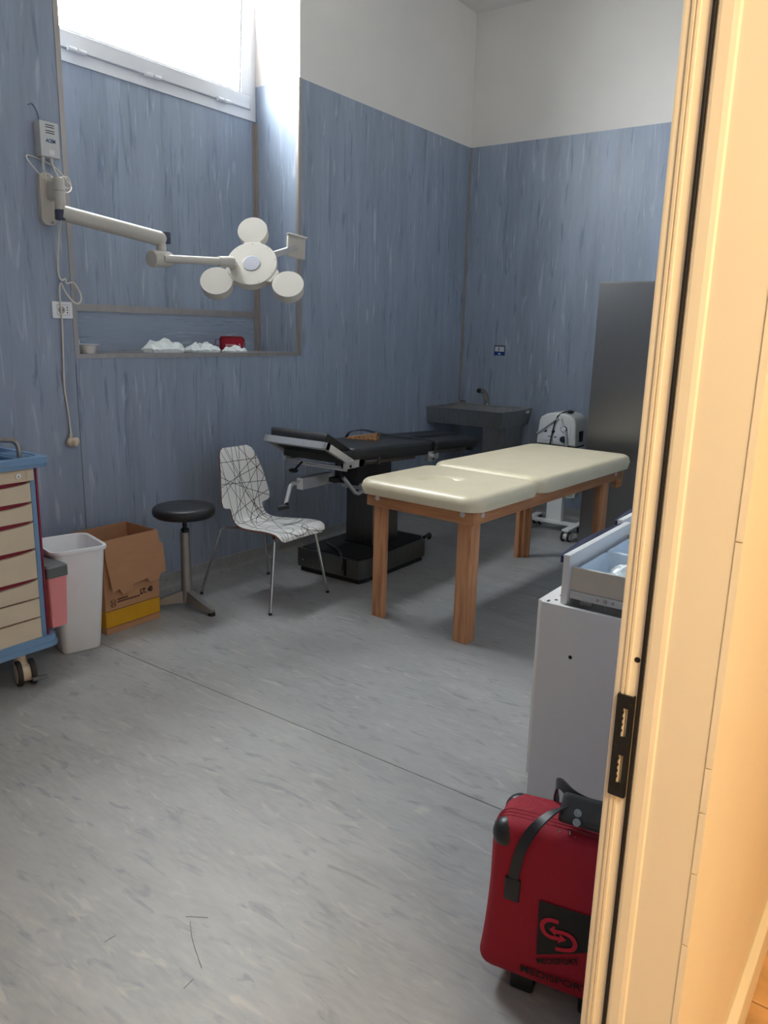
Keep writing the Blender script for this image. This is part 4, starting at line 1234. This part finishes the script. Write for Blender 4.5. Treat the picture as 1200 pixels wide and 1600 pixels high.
def crumple(name, label, cat, loc, sx, sy, h, seed, m, rz=0.0, group=None, mats2=None):
    rr = random.Random(seed)
    nx_, ny_ = 15, 8
    b = bmesh.new()
    ph = [(rr.uniform(0, 6.28), rr.uniform(1.5, 6), rr.uniform(-4, 4), rr.uniform(0.3, 0.6)) for _ in range(6)]
    top, bot = {}, {}
    for i in range(nx_ + 1):
        for j in range(ny_ + 1):
            u, v = i / nx_ * 2 - 1, j / ny_ * 2 - 1
            e = (1 - abs(u) ** 3) * (1 - abs(v) ** 3)
            z = sum(a * abs(math.sin(p + f1 * u + f2 * v)) for p, f1, f2, a in ph) / 1.9
            z = h * (0.30 + 0.70 * e) * (0.15 + 0.85 * z) + rr.uniform(-0.05, 0.05) * h
            jx, jy = rr.uniform(-0.04, 0.04), rr.uniform(-0.06, 0.06)
            x, y = sx / 2 * (u + jx * 1.2) * (0.85 + 0.15 * math.cos(2 * v)), sy / 2 * (v + jy) * (0.85 + 0.15 * math.cos(3 * u))
            top[i, j] = b.verts.new((x, y, max(0.004, z)))
            bot[i, j] = b.verts.new((x * 0.93, y * 0.93, 0.0))
    for i in range(nx_):
        for j in range(ny_):
            b.faces.new((top[i, j], top[i + 1, j], top[i + 1, j + 1], top[i, j + 1]))
            b.faces.new((bot[i, j], bot[i, j + 1], bot[i + 1, j + 1], bot[i + 1, j]))
    for i in range(nx_):
        b.faces.new((top[i, 0], bot[i, 0], bot[i + 1, 0], top[i + 1, 0]))
        b.faces.new((top[i, ny_], top[i + 1, ny_], bot[i + 1, ny_], bot[i, ny_]))
    for j in range(ny_):
        b.faces.new((top[0, j], top[0, j + 1], bot[0, j + 1], bot[0, j]))
        b.faces.new((top[nx_, j], bot[nx_, j], bot[nx_, j + 1], top[nx_, j + 1]))
    q = MB(); q._merge(b)
    o = q.build(name, m, smooth=False)
    o.location = loc; o.rotation_euler = (0, 0, rz)
    tag(o, label, cat, group)
    return o
crumple('paper_packet', 'pale crumpled packet lying in the tray of the open drawer by the door frame', 'packet', (-3.975, -3.000, CH + 0.0555), 0.16, 0.13, 0.055, 5, PAPER, 0.5)

# ------------------------------------------------------------------ things on the niche ledge
LZ = ZS + 0.0185
bw = thing('steel_bowl', 'small oval stainless steel dish at the end of the window ledge', 'bowl', (-3.945, 0.085, LZ - 0.0035))
MB().lathe([(0, 0), (0.055, 0), (0.060, 0.004), (0.068, 0.046), (0.076, 0.050), (0.076, 0.053), (0.066, 0.051), (0.056, 0.008), (0, 0.006)], n=32, M=Matrix.Diagonal((1.0, 1.25, 1, 1))).build('dish', ALU, bw)
cpn = MB().ball((0, 0, 0.014), 0.017, (1.1, 1, 0.8)).cyl((0, 0, 0.02), (0.004, 0, 0.040), 0.009, 0.012, n=10).build('cotton_ball', mat('cotton_white', (240, 240, 238), 0.9), smooth=True)
cpn.location = (-3.972, 0.105, LZ + 0.030)
tag(cpn, 'small white cotton plug in the steel dish on the window ledge', 'cotton plug')
crumple('wrapping_sheet', 'crumpled white wrap with tall peaks on the window ledge, nearest the steel dish', 'wrapping', (-3.40, 0.10, LZ), 0.31, 0.16, 0.070, 3, PAPER, 0.1, 'crumpled wraps on the ledge')
crumple('wrapping_sheet', 'crumpled white wrap between two other wraps on the window ledge', 'wrapping', (-3.095, 0.10, LZ), 0.25, 0.15, 0.062, 11, PAPER, -0.2, 'crumpled wraps on the ledge')
crumple('wrapping_sheet', 'flatter crumpled white wrap on the window ledge beside the red pouch', 'wrapping', (-2.845, 0.070, LZ), 0.21, 0.12, 0.042, 19, PAPER, 0.15, 'crumpled wraps on the ledge')
pc = thing('first_aid_pouch', 'small red zipped pouch with white print on the window ledge', 'pouch', (-2.735, 0.21, LZ - 0.0035), math.radians(-38))
MB().pad(0.165, 0.070, 0.105, 0.02, 0.022, nx=24, ny=16).build('body', REDF, pc, angle=60)
MB().box(-0.070, 0.070, -0.0385, -0.034, 0.010, 0.078, bev=0.006).build('front_pocket', REDF, pc)
MB().tube([(-0.080, -0.037, 0.02), (-0.080, -0.037, 0.075), (-0.055, -0.034, 0.098), (0.055, -0.034, 0.098), (0.080, -0.037, 0.080), (0.081, -0.037, 0.03)], 0.0035, n=6, sub=4).build('zip', mat('dark_red_zip', (84, 10, 24), 0.5), pc)
MB().band([(-0.083, 0.02, 0.08), (-0.105, 0.02, 0.082), (-0.108, 0.02, 0.045), (-0.083, 0.02, 0.04)], 0.02, 0.004, (0, 1, 0)).build('side_loop', REDZ, pc)
pm = MB()
rr = random.Random(4)
x = -0.045
while x < 0.022:
    pm.box(x, x + 0.006, -0.0395, -0.038, 0.040, 0.052); x += 0.0085
pm.box(-0.045, -0.010, -0.0395, -0.038, 0.030, 0.034)
pm.prism([(0.040, 0.045), (0.056, 0.045), (0.048, 0.060)], 0.001, basis((0, -0.038, 0), (1, 0, 0), (0, 0, 1)))
pm.box(0.038, 0.058, -0.0395, -0.038, 0.033, 0.041)
pm.build('white_print', mat('pouch_print', (216, 176, 178), 0.6), pc, smooth=False)

# ------------------------------------------------------------------ wall lamp with power supply
ps = thing('power_supply_box', 'grey power supply box with white cables above the lamp bracket', 'power supply', (-4.155, -T, 2.39))
MB().box(-0.050, 0.050, -0.052, 0.0, 0.0, 0.160, bev=0.003).build('housing', GREYP, ps, smooth=False)
for z in (0.143, 0.133, 0.117, 0.107):
    MB().box(-0.020, 0.026, -0.0526, -0.0515, z, z + 0.0035).build('vent_slot', NIGHT, ps, smooth=False)
MFp = basis((0, -0.0523, 0), (1, 0, 0), (0, 0, 1))
lettering('lettering', 'ACEM', 0.022, MFp @ Matrix.Translation((-0.021, 0.066, 0)), ACEMB, ps, bold=0.0008, xs=0.86)
MB().tube([(0.002 + 0.016 * math.cos(t), -0.0522, 0.080 + 0.008 * math.sin(t)) for t in [PI * k / 10 for k in range(11)]], 0.0006, n=5).build('printed_arc', CYAN, ps)
MB().box(-0.008, 0.020, -0.0526, -0.0515, 0.010, 0.034).build('rating_label', mat('label_white', (228, 228, 226), 0.5), ps, smooth=False)
MB().cyl((-0.030, -0.028, -0.022), (-0.030, -0.028, 0.002), 0.010, n=12).cyl((-0.030, -0.028, -0.060), (-0.030, -0.028, -0.022), 0.006, n=10).build('cable_gland', GREYP, ps)
MB().cyl((0.015, -0.028, -0.018), (0.015, -0.028, 0.002), 0.008, n=12).build('cable_gland', GREYP, ps)
MB().tube([(-0.030, -0.028, -0.055), (-0.026, -0.036, -0.098), (-0.045, -0.045, -0.10), (-0.095, -0.03, -0.045), (-0.110, -0.02, -0.010), (-0.07, -0.012, -0.005), (0.03, -0.012, -0.030), (0.085, -0.02, -0.075), (0.095, -0.06, -0.125), (0.04, -0.10, -0.160), (-0.01, -0.10, -0.130), (-0.012, -0.06, -0.09), (0.02, -0.05, -0.10), (0.075, -0.05, -0.130), (0.10, -0.05, -0.115), (0.085, -0.05, -0.08), (0.045, -0.05, -0.085), (0.030, -0.07, -0.105)], 0.0033, n=7, sub=6).build('cable', CABLE, ps)
MB().tube([(0.015, -0.028, -0.015), (0.022, -0.040, -0.055), (0.032, -0.07, -0.108)], 0.0045, n=8, sub=5).build('cable', CABLE, ps)
MB().tube([(-0.02, -0.004, 0.158), (-0.026, -0.004, 0.20), (-0.05, -0.004, 0.235), (-0.072, -0.004, 0.225)], 0.003, n=6, sub=5).build('supply_wire', mat('blue_grey_wire', (122, 136, 158), 0.5), ps)

lm = thing('examination_lamp', 'white wall mounted examination lamp with jointed arm and four round heads', 'lamp', (-4.16, -T, 2.075))
MB().prism(rrect(-0.050, 0.030, 0.0, 0.245, 0.03), 0.028, basis((0, 0, 0), (1, 0, 0), (0, 0, 1))).build('wall_plate', LAMPW, lm)
MB().box(-0.018, 0.022, -0.11, -0.02, 0.115, 0.205, bev=0.014, seg=3).build('bracket', LAMPW, lm)
MB().cyl((0.0, -0.11, 0.06), (0.0, -0.11, 0.215), 0.026, n=24, bev=0.004).build('pivot', LAMPW, lm)
MB().cyl((0.0, -0.11, 0.154), (0.0, -0.11, 0.157), 0.0268, n=24).build('pivot_ring', mat('joint_grey', (150, 150, 152), 0.4), lm)
MB().cyl((0.0, -0.11, 0.020), (0.0, -0.11, 0.070), 0.0275, n=24, bev=0.005).build('pivot_cap', mat('slate_cap', (72, 76, 98), 0.45), lm)
for (x, z) in ((-0.004, 0.232), (0.004, 0.014)):
    MB().cyl((x, -0.0285, z), (x, -0.0305, z), 0.006, n=12).build('screw', STEEL, lm)
MB().ball((0.006, -0.085, 0.217), 0.012, (1.4, 1, 0.5)).build('cable_entry', NIGHT, lm)
LO = Vector((-4.16, -T, 2.075))
def lp(x, y, z): return Vector((x, y, z)) - LO
a0, a1 = lp(-4.15, -0.114, 2.130), lp(-3.715, -0.30, 2.048)
MB().tube([a0, a0.lerp(a1, 0.5), a1], 0.038, n=24).ball(a1, 0.038).build('spring_arm', LAMPW, lm, angle=50)
MB().box(-0.024, 0.024, -0.016, 0.016, -0.03, 0.03, bev=0.004, M=Matrix.Translation(a1 + Vector((0.030, -0.012, 0.006))) @ Matrix.Rotation(math.radians(-23), 4, 'Z')).build('joint_cap', mat('slate_cap', (72, 76, 98), 0.45), lm)
MB().cyl(a1 + Vector((0.008, -0.002, -0.01)), a1 + Vector((0.008, -0.002, -0.095)), 0.025, n=20).build('drop_pivot', LAMPW, lm)
e0 = lp(-3.735, -0.32, 1.944)
f1 = lp(-3.355, -0.42, 1.958)
ax = Vector((-0.30, -0.12, 0)).normalized()
elb = MB().cyl(e0 + Vector((-0.058, -0.004, -0.004)), e0 + Vector((0.068, 0.004, 0.002)), 0.044, 0.040, n=28, bev=0.006)
elb.build('elbow', LAMPW, lm, angle=50)
MB().tube([e0 + Vector((0.0, -0.03, 0)), e0.lerp(f1, 0.5) + Vector((0, -0.012, 0)), f1], 0.021, n=18).build('forearm', LAMPW, lm)
MB().cyl(f1 - (f1 - e0).normalized() * 0.05, f1 + (f1 - e0).normalized() * 0.04, 0.028, 0.030, n=18).build('forearm_sleeve', LAMPW, lm)
# head: disc with three round pods, facing up and out
HC = Vector((-3.192, -0.45, 1.962))
cdir = Vector((-0.702, -0.708, -0.077)).normalized()   # the way the head is turned, into the room
rr_ = Vector((0.585, -0.811, 0.0)).normalized()
uu_ = cdir.cross(rr_) * -1
if uu_.z < 0: uu_ = -uu_
nn = (math.cos(math.radians(37)) * cdir + math.sin(math.radians(37)) * uu_ - 0.16 * rr_).normalized()
ex = (rr_ - nn * rr_.dot(nn)).normalized()
ey = nn.cross(ex)
HMx = Matrix((ex, ey, nn)).transposed().to_4x4(); HMx.translation = HC - LO
disc = MB().lathe([(0, -0.066), (0.125, -0.066), (0.142, -0.054), (0.1465, -0.006), (0.146, -0.002), (0.143, 0.0), (0.141, 0.0), (0, 0.0)], n=56, M=HMx).build('head_disc', LAMPW, lm, angle=25)
MB().lathe([(0, 0), (0.050, 0.0), (0.050, 0.003), (0.047, 0.004), (0.045, 0.004), (0.0, 0.0045)], n=36, M=HMx).build('lens', BULB, disc, angle=20)
for k in range(9):
    a = math.radians(40 * k + 12)
    MB().cyl(HMx @ Vector((0.136 * math.cos(a), 0.136 * math.sin(a), -0.001)), HMx @ Vector((0.136 * math.cos(a), 0.136 * math.sin(a), 0.0008)), 0.0035, n=8).build('screw', mat('joint_grey', (150, 150, 152), 0.4), disc)
for (px_, py_, rp, tx, ty) in ((-0.012, 0.226, 0.087, 0.10, 0.0), (-0.190, -0.122, 0.092, 0.0, 0.10), (0.218, -0.140, 0.090, -0.05, 0.06)):
    PM = HMx @ Matrix.Translation((px_, py_, 0.004)) @ Matrix.Rotation(tx, 4, 'X') @ Matrix.Rotation(ty, 4, 'Y')
    pod = MB().lathe([(0, -0.072), (rp * 0.88, -0.072), (rp * 0.97, -0.060), (rp, -0.004), (rp * 0.985, 0.0), (rp * 0.97, 0.0), (0, 0.0)], n=44, M=PM).build('lamp_pod', LAMPW, lm, angle=25)
    # neck joining pod to disc
    d = Vector((px_, py_, 0)).normalized()
    s_ = Vector((-d.y, d.x, 0))
    MB().quads([HMx @ (d * a + s_ * b + Vector((0, 0, c))) for a, b, c in ((0.125, -0.055, -0.004), (0.125, 0.055, -0.004), (0.165, 0.040, -0.004), (0.165, -0.040, -0.004), (0.125, -0.055, -0.046), (0.125, 0.055, -0.046), (0.165, 0.040, -0.046), (0.165, -0.040, -0.046))],
               [(0, 1, 2, 3), (4, 5, 6, 7), (0, 1, 5, 4), (1, 2, 6, 5), (2, 3, 7, 6), (3, 0, 4, 7)]).build('neck', LAMPW, pod, smooth=False)
# yoke and counter block at the far side of the head
yk0 = HMx @ Vector((0.06, 0.07, -0.06))
blk = HC - LO + 0.262 * rr_ + 0.098 * uu_ - 0.10 * cdir
MB().tube([HMx @ Vector((0, 0, -0.05)), yk0 + Vector((0, 0, 0.02)), blk], 0.014, n=12).build('yoke_rod', LAMPW, lm)
YB = Matrix.Translation(blk) @ Matrix((rr_, -cdir, uu_)).transposed().to_4x4() @ Matrix.Rotation(math.radians(12), 4, 'Y')
MB().quads([YB @ Vector(v) for v in ((-0.045, -0.05, -0.062), (0.062, -0.05, -0.062), (0.062, 0.05, -0.062), (-0.045, 0.05, -0.062), (-0.066, -0.045, 0.058), (0.040, -0.045, 0.062), (0.040, 0.045, 0.062), (-0.066, 0.045, 0.058))],
           [(0, 1, 2, 3), (4, 5, 6, 7), (0, 1, 5, 4), (1, 2, 6, 5), (2, 3, 7, 6), (3, 0, 4, 7)]).bevel(0.012).build('rear_housing', LAMPW, lm)
MB().box(-0.068, 0.050, -0.055, 0.055, 0.056, 0.066, bev=0.004, M=YB).build('housing_cap', LAMPW, lm)
pa = HMx @ Vector((0.125, 0.075, -0.02))
MB().band([pa, pa.lerp(blk + Vector((0, 0, -0.01)) + 0.05 * cdir, 0.55), blk + 0.055 * cdir], 0.03, 0.02, uu_).build('control_strip', mat('strip_grey', (190, 190, 192), 0.4), lm, smooth=False)
MB().tube([f1, HMx @ Vector((-0.10, 0.02, -0.045))], 0.026, n=16).build('head_joint', LAMPW, lm)

CO = LO
cp = [(-4.158, -0.114, 2.10), (-4.145, -0.06, 2.03), (-4.135, -0.020, 1.90), (-4.132, -0.016, 1.84), (-4.120, -0.020, 1.815), (-4.100, -0.024, 1.822), (-4.098, -0.028, 1.800), (-4.06, -0.030, 1.805), (-4.028, -0.032, 1.760), (-4.026, -0.034, 1.715), (-4.06, -0.034, 1.703), (-4.105, -0.030, 1.75), (-4.128, -0.024, 1.80), (-4.138, -0.022, 1.75), (-4.132, -0.018, 1.62), (-4.135, -0.014, 1.45), (-4.140, -0.012, 1.28), (-4.128, -0.012, 1.14), (-4.122, -0.014, 1.035), (-4.123, -0.016, 1.01)]
cord = MB().tube([Vector(p) - CO for p in cp], 0.0045, n=8, sub=6).build('mains_cord', CABLE, lm)
MB().lathe([(0, 0.0), (0.022, 0.0), (0.025, 0.006), (0.025, 0.022), (0.016, 0.030), (0, 0.032)], n=20, M=Matrix.Translation(Vector((-4.128, -0.024, 0.985)) - CO + Vector((0.004, -0.006, 0))) @ Matrix.Rotation(math.radians(105), 4, 'X') @ Matrix.Rotation(math.radians(40), 4, 'Y')).ball(Vector((-4.132, -0.026, 0.982)) - CO, 0.024, (1, 0.8, 1)).cyl(Vector((-4.130, -0.022, 0.985)) - CO, Vector((-4.123, -0.016, 1.03)) - CO, 0.012, 0.006, n=12).build('plug', mat('yellowed_plug', (224, 208, 184), 0.5), cord)

sok = thing('wall_socket', 'white wall socket plate with round and slotted outlets on the blue wall', 'socket', (-4.118, -T, 1.667))
MB().box(-0.060, 0.054, -0.010, 0.0, -0.043, 0.043, bev=0.004).build('plate', WHITEP, sok)
MB().box(-0.034, 0.034, -0.0106, -0.0095, -0.026, 0.026).build('module_outline', mat('outline_grey', (120, 118, 116), 0.6), sok, smooth=False)
MB().box(-0.0325, 0.0325, -0.0115, -0.0100, -0.0245, 0.0245).build('module', WHITEP, sok, smooth=False)
MB().cyl((-0.010, -0.0125, 0), (-0.010, -0.011, 0), 0.019, n=26).build('round_outlet', mat('outlet_shade', (176, 172, 166), 0.6), sok)
for dx in (-0.019, -0.001):
    MB().cyl((-0.010 + (dx + 0.010), -0.0132, 0), (-0.010 + (dx + 0.010), -0.0122, 0), 0.0032, n=10).build('pin_hole', NIGHT, sok)
for dz in (-0.013, 0.0, 0.013):
    MB().cyl((0.022, -0.0122, dz), (0.022, -0.0112, dz), 0.0036, n=10).build('pin_hole', NIGHT, sok)

# ------------------------------------------------------------------ red trolley bag
bg_ = thing('trolley_bag', 'red fabric wheeled bag with black strap handles beside the door frame', 'bag', (-4.9895, -3.0504, 0), math.radians(-79.9))
BW, BD, BH0, BH1 = 0.370, 0.175, 0.045, 0.455
def bag_body():
    nx_, ny_, nz_ = 22, 10, 24
    b = bmesh.new()
    bmesh.ops.create_cube(b, size=1)
    for v in b.verts:
        v.co = Vector((BW / 2 + v.co.x * BW, BD / 2 + v.co.y * BD, (BH0 + BH1) / 2 + v.co.z * (BH1 - BH0)))
    bmesh.ops.bevel(b, geom=list(b.edges), offset=0.038, segments=5, profile=0.5, affect='EDGES')
    bmesh.ops.subdivide_edges(b, edges=[e for e in b.edges if e.calc_length() > 0.08], cuts=6, use_grid_fill=True)
    for v in b.verts:
        t = (v.co.z - BH0) / (BH1 - BH0)
        u = (v.co.x / BW) * 2 - 1
        flare = 0.020 * (1 - t) ** 3
        v.co.x += (-flare if u < 0 else flare) * abs(u)
        bul = (1 - u * u) * math.sin(PI * max(0, min(1, t)))
        if v.co.y < BD / 2:
            v.co.y -= 0.014 * bul + 0.012 * (1 - t) ** 2
        if t > 0.9:
            v.co.z += 0.008 * (1 - u * u)
    return b
q = MB(); q._merge(bag_body())
body = q.build('body', REDF, bg_, angle=60)
zy = 0.060
def ring_pts(y, e):
    x0, x1, z0, z1, r = -e, BW + e, BH0 + 0.03, BH1 + e, 0.042
    out = [(x0 - 0.010, y, z0), (x0 - 0.004, y, 0.16), (x0, y, 0.28), (x0, y, z1 - r)]
    for k in range(1, 6):
        t = math.radians(180 - 18 * k)
        out.append((x0 + r + r * math.cos(t), y, z1 - r + r * math.sin(t)))
    out += [(BW / 2, y, z1 + 0.006)]
    for k in range(0, 6):
        t = math.radians(90 - 18 * k)
        out.append((x1 - r + r * math.cos(t), y, z1 - r + r * math.sin(t)))
    out += [(x1, y, 0.28), (x1 + 0.01, y, z0)]
    return out
for y in (0.046, 0.060, 0.074):
    MB().tube(ring_pts(y, 0.001), 0.0042, n=7).build('piping', REDZ, bg_)
# black corner guards
for (x, y, z) in ((0.037, 0.036, BH1 - 0.039), (0.037, BD - 0.037, BH1 - 0.038), (BW - 0.037, 0.036, BH1 - 0.039)):
    MB().ball((x, y, z), 0.0405, (1, 1, 1), n=24).build('corner_guard', BLACKL, bg_)
# strap handles: front one rises from a stitched patch over the top, held by the grip wrap
def yfront(x, z):
    t = (z - BH0) / (BH1 - BH0); u = x / BW * 2 - 1
    return -0.014 * (1 - u * u) * math.sin(PI * max(0, min(1, t))) - 0.012 * (1 - t) ** 2
sp_ = [(0.066, yfront(0.066, .30) - 0.004, 0.30), (0.070, yfront(0.07, .36) - 0.004, 0.36), (0.082, yfront(0.08, .42) - 0.006, 0.42), (0.105, 0.006, 0.470), (0.140, 0.040, 0.503), (0.180, 0.070, 0.512), (0.220, 0.070, 0.512), (0.262, 0.040, 0.500), (0.285, 0.004, 0.465), (0.295, -0.016, 0.40), (0.297, yfront(0.297, .30) - 0.004, 0.30)]
MB().band(smooth_path([Vector(v) for v in sp_], 5), 0.025, 0.004, (1, 0, 0.55)).build('strap', BLACKL, bg_)
for x in (0.066, 0.297):
    MB().box(x - 0.019, x + 0.019, yfront(x, .29) - 0.006, yfront(x, .29) + 0.010, 0.270, 0.330, bev=0.002).build('strap_patch', BLACKL, bg_)
sp2 = [(0.120, BD - 0.005, 0.44), (0.118, BD - 0.02, 0.49), (0.130, 0.135, 0.522), (0.170, 0.095, 0.525), (0.215, 0.085, 0.520), (0.27, 0.12, 0.50), (0.28, BD - 0.01, 0.44)]
MB().band(smooth_path([Vector(v) for v in sp2], 5), 0.026, 0.005, (0, 0.3, 1)).build('strap', BLACKL, bg_)
MB().pad(0.13, 0.075, 0.034, 0.012, 0.012, Matrix.Translation((0.215, 0.075, 0.492)) @ Matrix.Rotation(math.radians(38), 4, 'X'), nx=14, ny=10).build('grip_wrap', BLACKL, bg_)
for (dx, dy, dz) in ((-0.018, 0.020, 0.522), (-0.018, 0.050, 0.500)):
    MB().lathe([(0.0, 0.0), (0.004, 0.0), (0.005, 0.003), (0.009, 0.003), (0.009, 0.0)], n=18, M=Matrix.Translation((0.215 + dx, 0.027 + (0.52 - dz) * -0.2, dz + 0.004)) @ Matrix.Rotation(math.radians(70), 4, 'X')).build('snap', CHROME, bg_)
MB().cyl((0.158, 0.035, 0.462), (0.156, 0.026, 0.440), 0.0055, n=12).build('zip_pull', STEEL, bg_)
MB().tube([(0.180, 0.036, 0.468), (0.186, 0.028, 0.455), (0.196, 0.028, 0.460), (0.202, 0.028, 0.450), (0.212, 0.030, 0.456), (0.225, 0.032, 0.452)], 0.0022, n=6, sub=3).build('zip_chain', STEEL, bg_)
# black flag with the arrow emblem, and the name twice
def on_front(poly, off, name, m, parent=bg_):
    b = bmesh.new()
    vs_ = [b.verts.new((x, 0, z)) for x, z in poly]
    f = b.faces.new(vs_)
    bmesh.ops.triangulate(b, faces=[f])
    bmesh.ops.subdivide_edges(b, edges=list(b.edges), cuts=3, use_grid_fill=True)
    for v in b.verts:
        v.co.y = yfront(v.co.x, v.co.z) - off
    q = MB(); q._merge(b)
    return q.build(name, m, parent)
BLACKPR = mat('black_flag_print', (30, 28, 26), 0.7, var=0.05)
on_front([(0.134, 0.300), (0.136, 0.225), (0.138, 0.151), (0.20, 0.180), (0.262, 0.208), (0.262, 0.255), (0.262, 0.302), (0.20, 0.301)], 0.004, 'emblem_panel', BLACKPR)
def ribbon(pts, wd, name):
    P = smooth_path([Vector((x, 0, z)) for x, z in pts], 6)
    b = bmesh.new(); prev = None
    for i, p in enumerate(P):
        t = (P[min(i + 1, len(P) - 1)] - P[max(0, i - 1)]).normalized()
        nrm = Vector((-t.z, 0, t.x))
        a, c = p + nrm * wd / 2, p - nrm * wd / 2
        r_ = [b.verts.new((a.x, yfront(a.x, a.z) - 0.0062, a.z)), b.verts.new((c.x, yfront(c.x, c.z) - 0.0062, c.z))]
        if prev:
            b.faces.new((prev[0], prev[1], r_[1], r_[0]))
        prev = r_
    q = MB(); q._merge(b)
    return q.build(name, REDLOGO, bg_)
ribbon([(0.184, 0.262), (0.160, 0.259), (0.147, 0.245), (0.150, 0.226), (0.166, 0.216), (0.188, 0.219)], 0.0105, 'emblem_arrow')
ribbon([(0.172, 0.233), (0.196, 0.238), (0.216, 0.234), (0.226, 0.219), (0.222, 0.203), (0.205, 0.194), (0.182, 0.189)], 0.0105, 'emblem_arrow')
on_front([(0.186, 0.206), (0.206, 0.222), (0.190, 0.232)], 0.0063, 'emblem_tip', REDLOGO)
on_front([(0.180, 0.222), (0.164, 0.236), (0.176, 0.250)], 0.0063, 'emblem_tip', REDLOGO)
def bag_text(txt, x, z, size, rot, xs):
    o = lettering('lettering', txt, size, basis((x, 0, z), (math.cos(rot), 0, math.sin(rot)), (-math.sin(rot), 0, math.cos(rot))), INK, bg_, extrude=0.0003, xs=xs, bold=0.0003)
    for v in o.data.vertices:
        v.co.y = yfront(v.co.x, v.co.z) - 0.0052 + v.co.y
    return o
bag_text('MEDISPORT', 0.142, 0.127, 0.021, math.radians(22), 0.95)
bag_text('MEDISPORT', 0.100, 0.086, 0.027, math.radians(3), 1.18)
for (x, y) in ((0.10, 0.03), (0.27, 0.03)):
    MB().box(x - 0.03, x + 0.03, y - 0.02, y + 0.025, 0.0, 0.050, bev=0.008).build('foot', BLACKP, bg_)
for x in (0.04, BW - 0.04):
    MB().cyl((x - 0.014, BD - 0.03, 0.032), (x + 0.014, BD - 0.03, 0.032), 0.032, n=22, bev=0.004).build('wheel', RUBBER, bg_)
    MB().box(x - 0.02, x + 0.02, BD - 0.06, BD - 0.005, 0.035, 0.075, bev=0.006).build('wheel_housing', BLACKP, bg_)
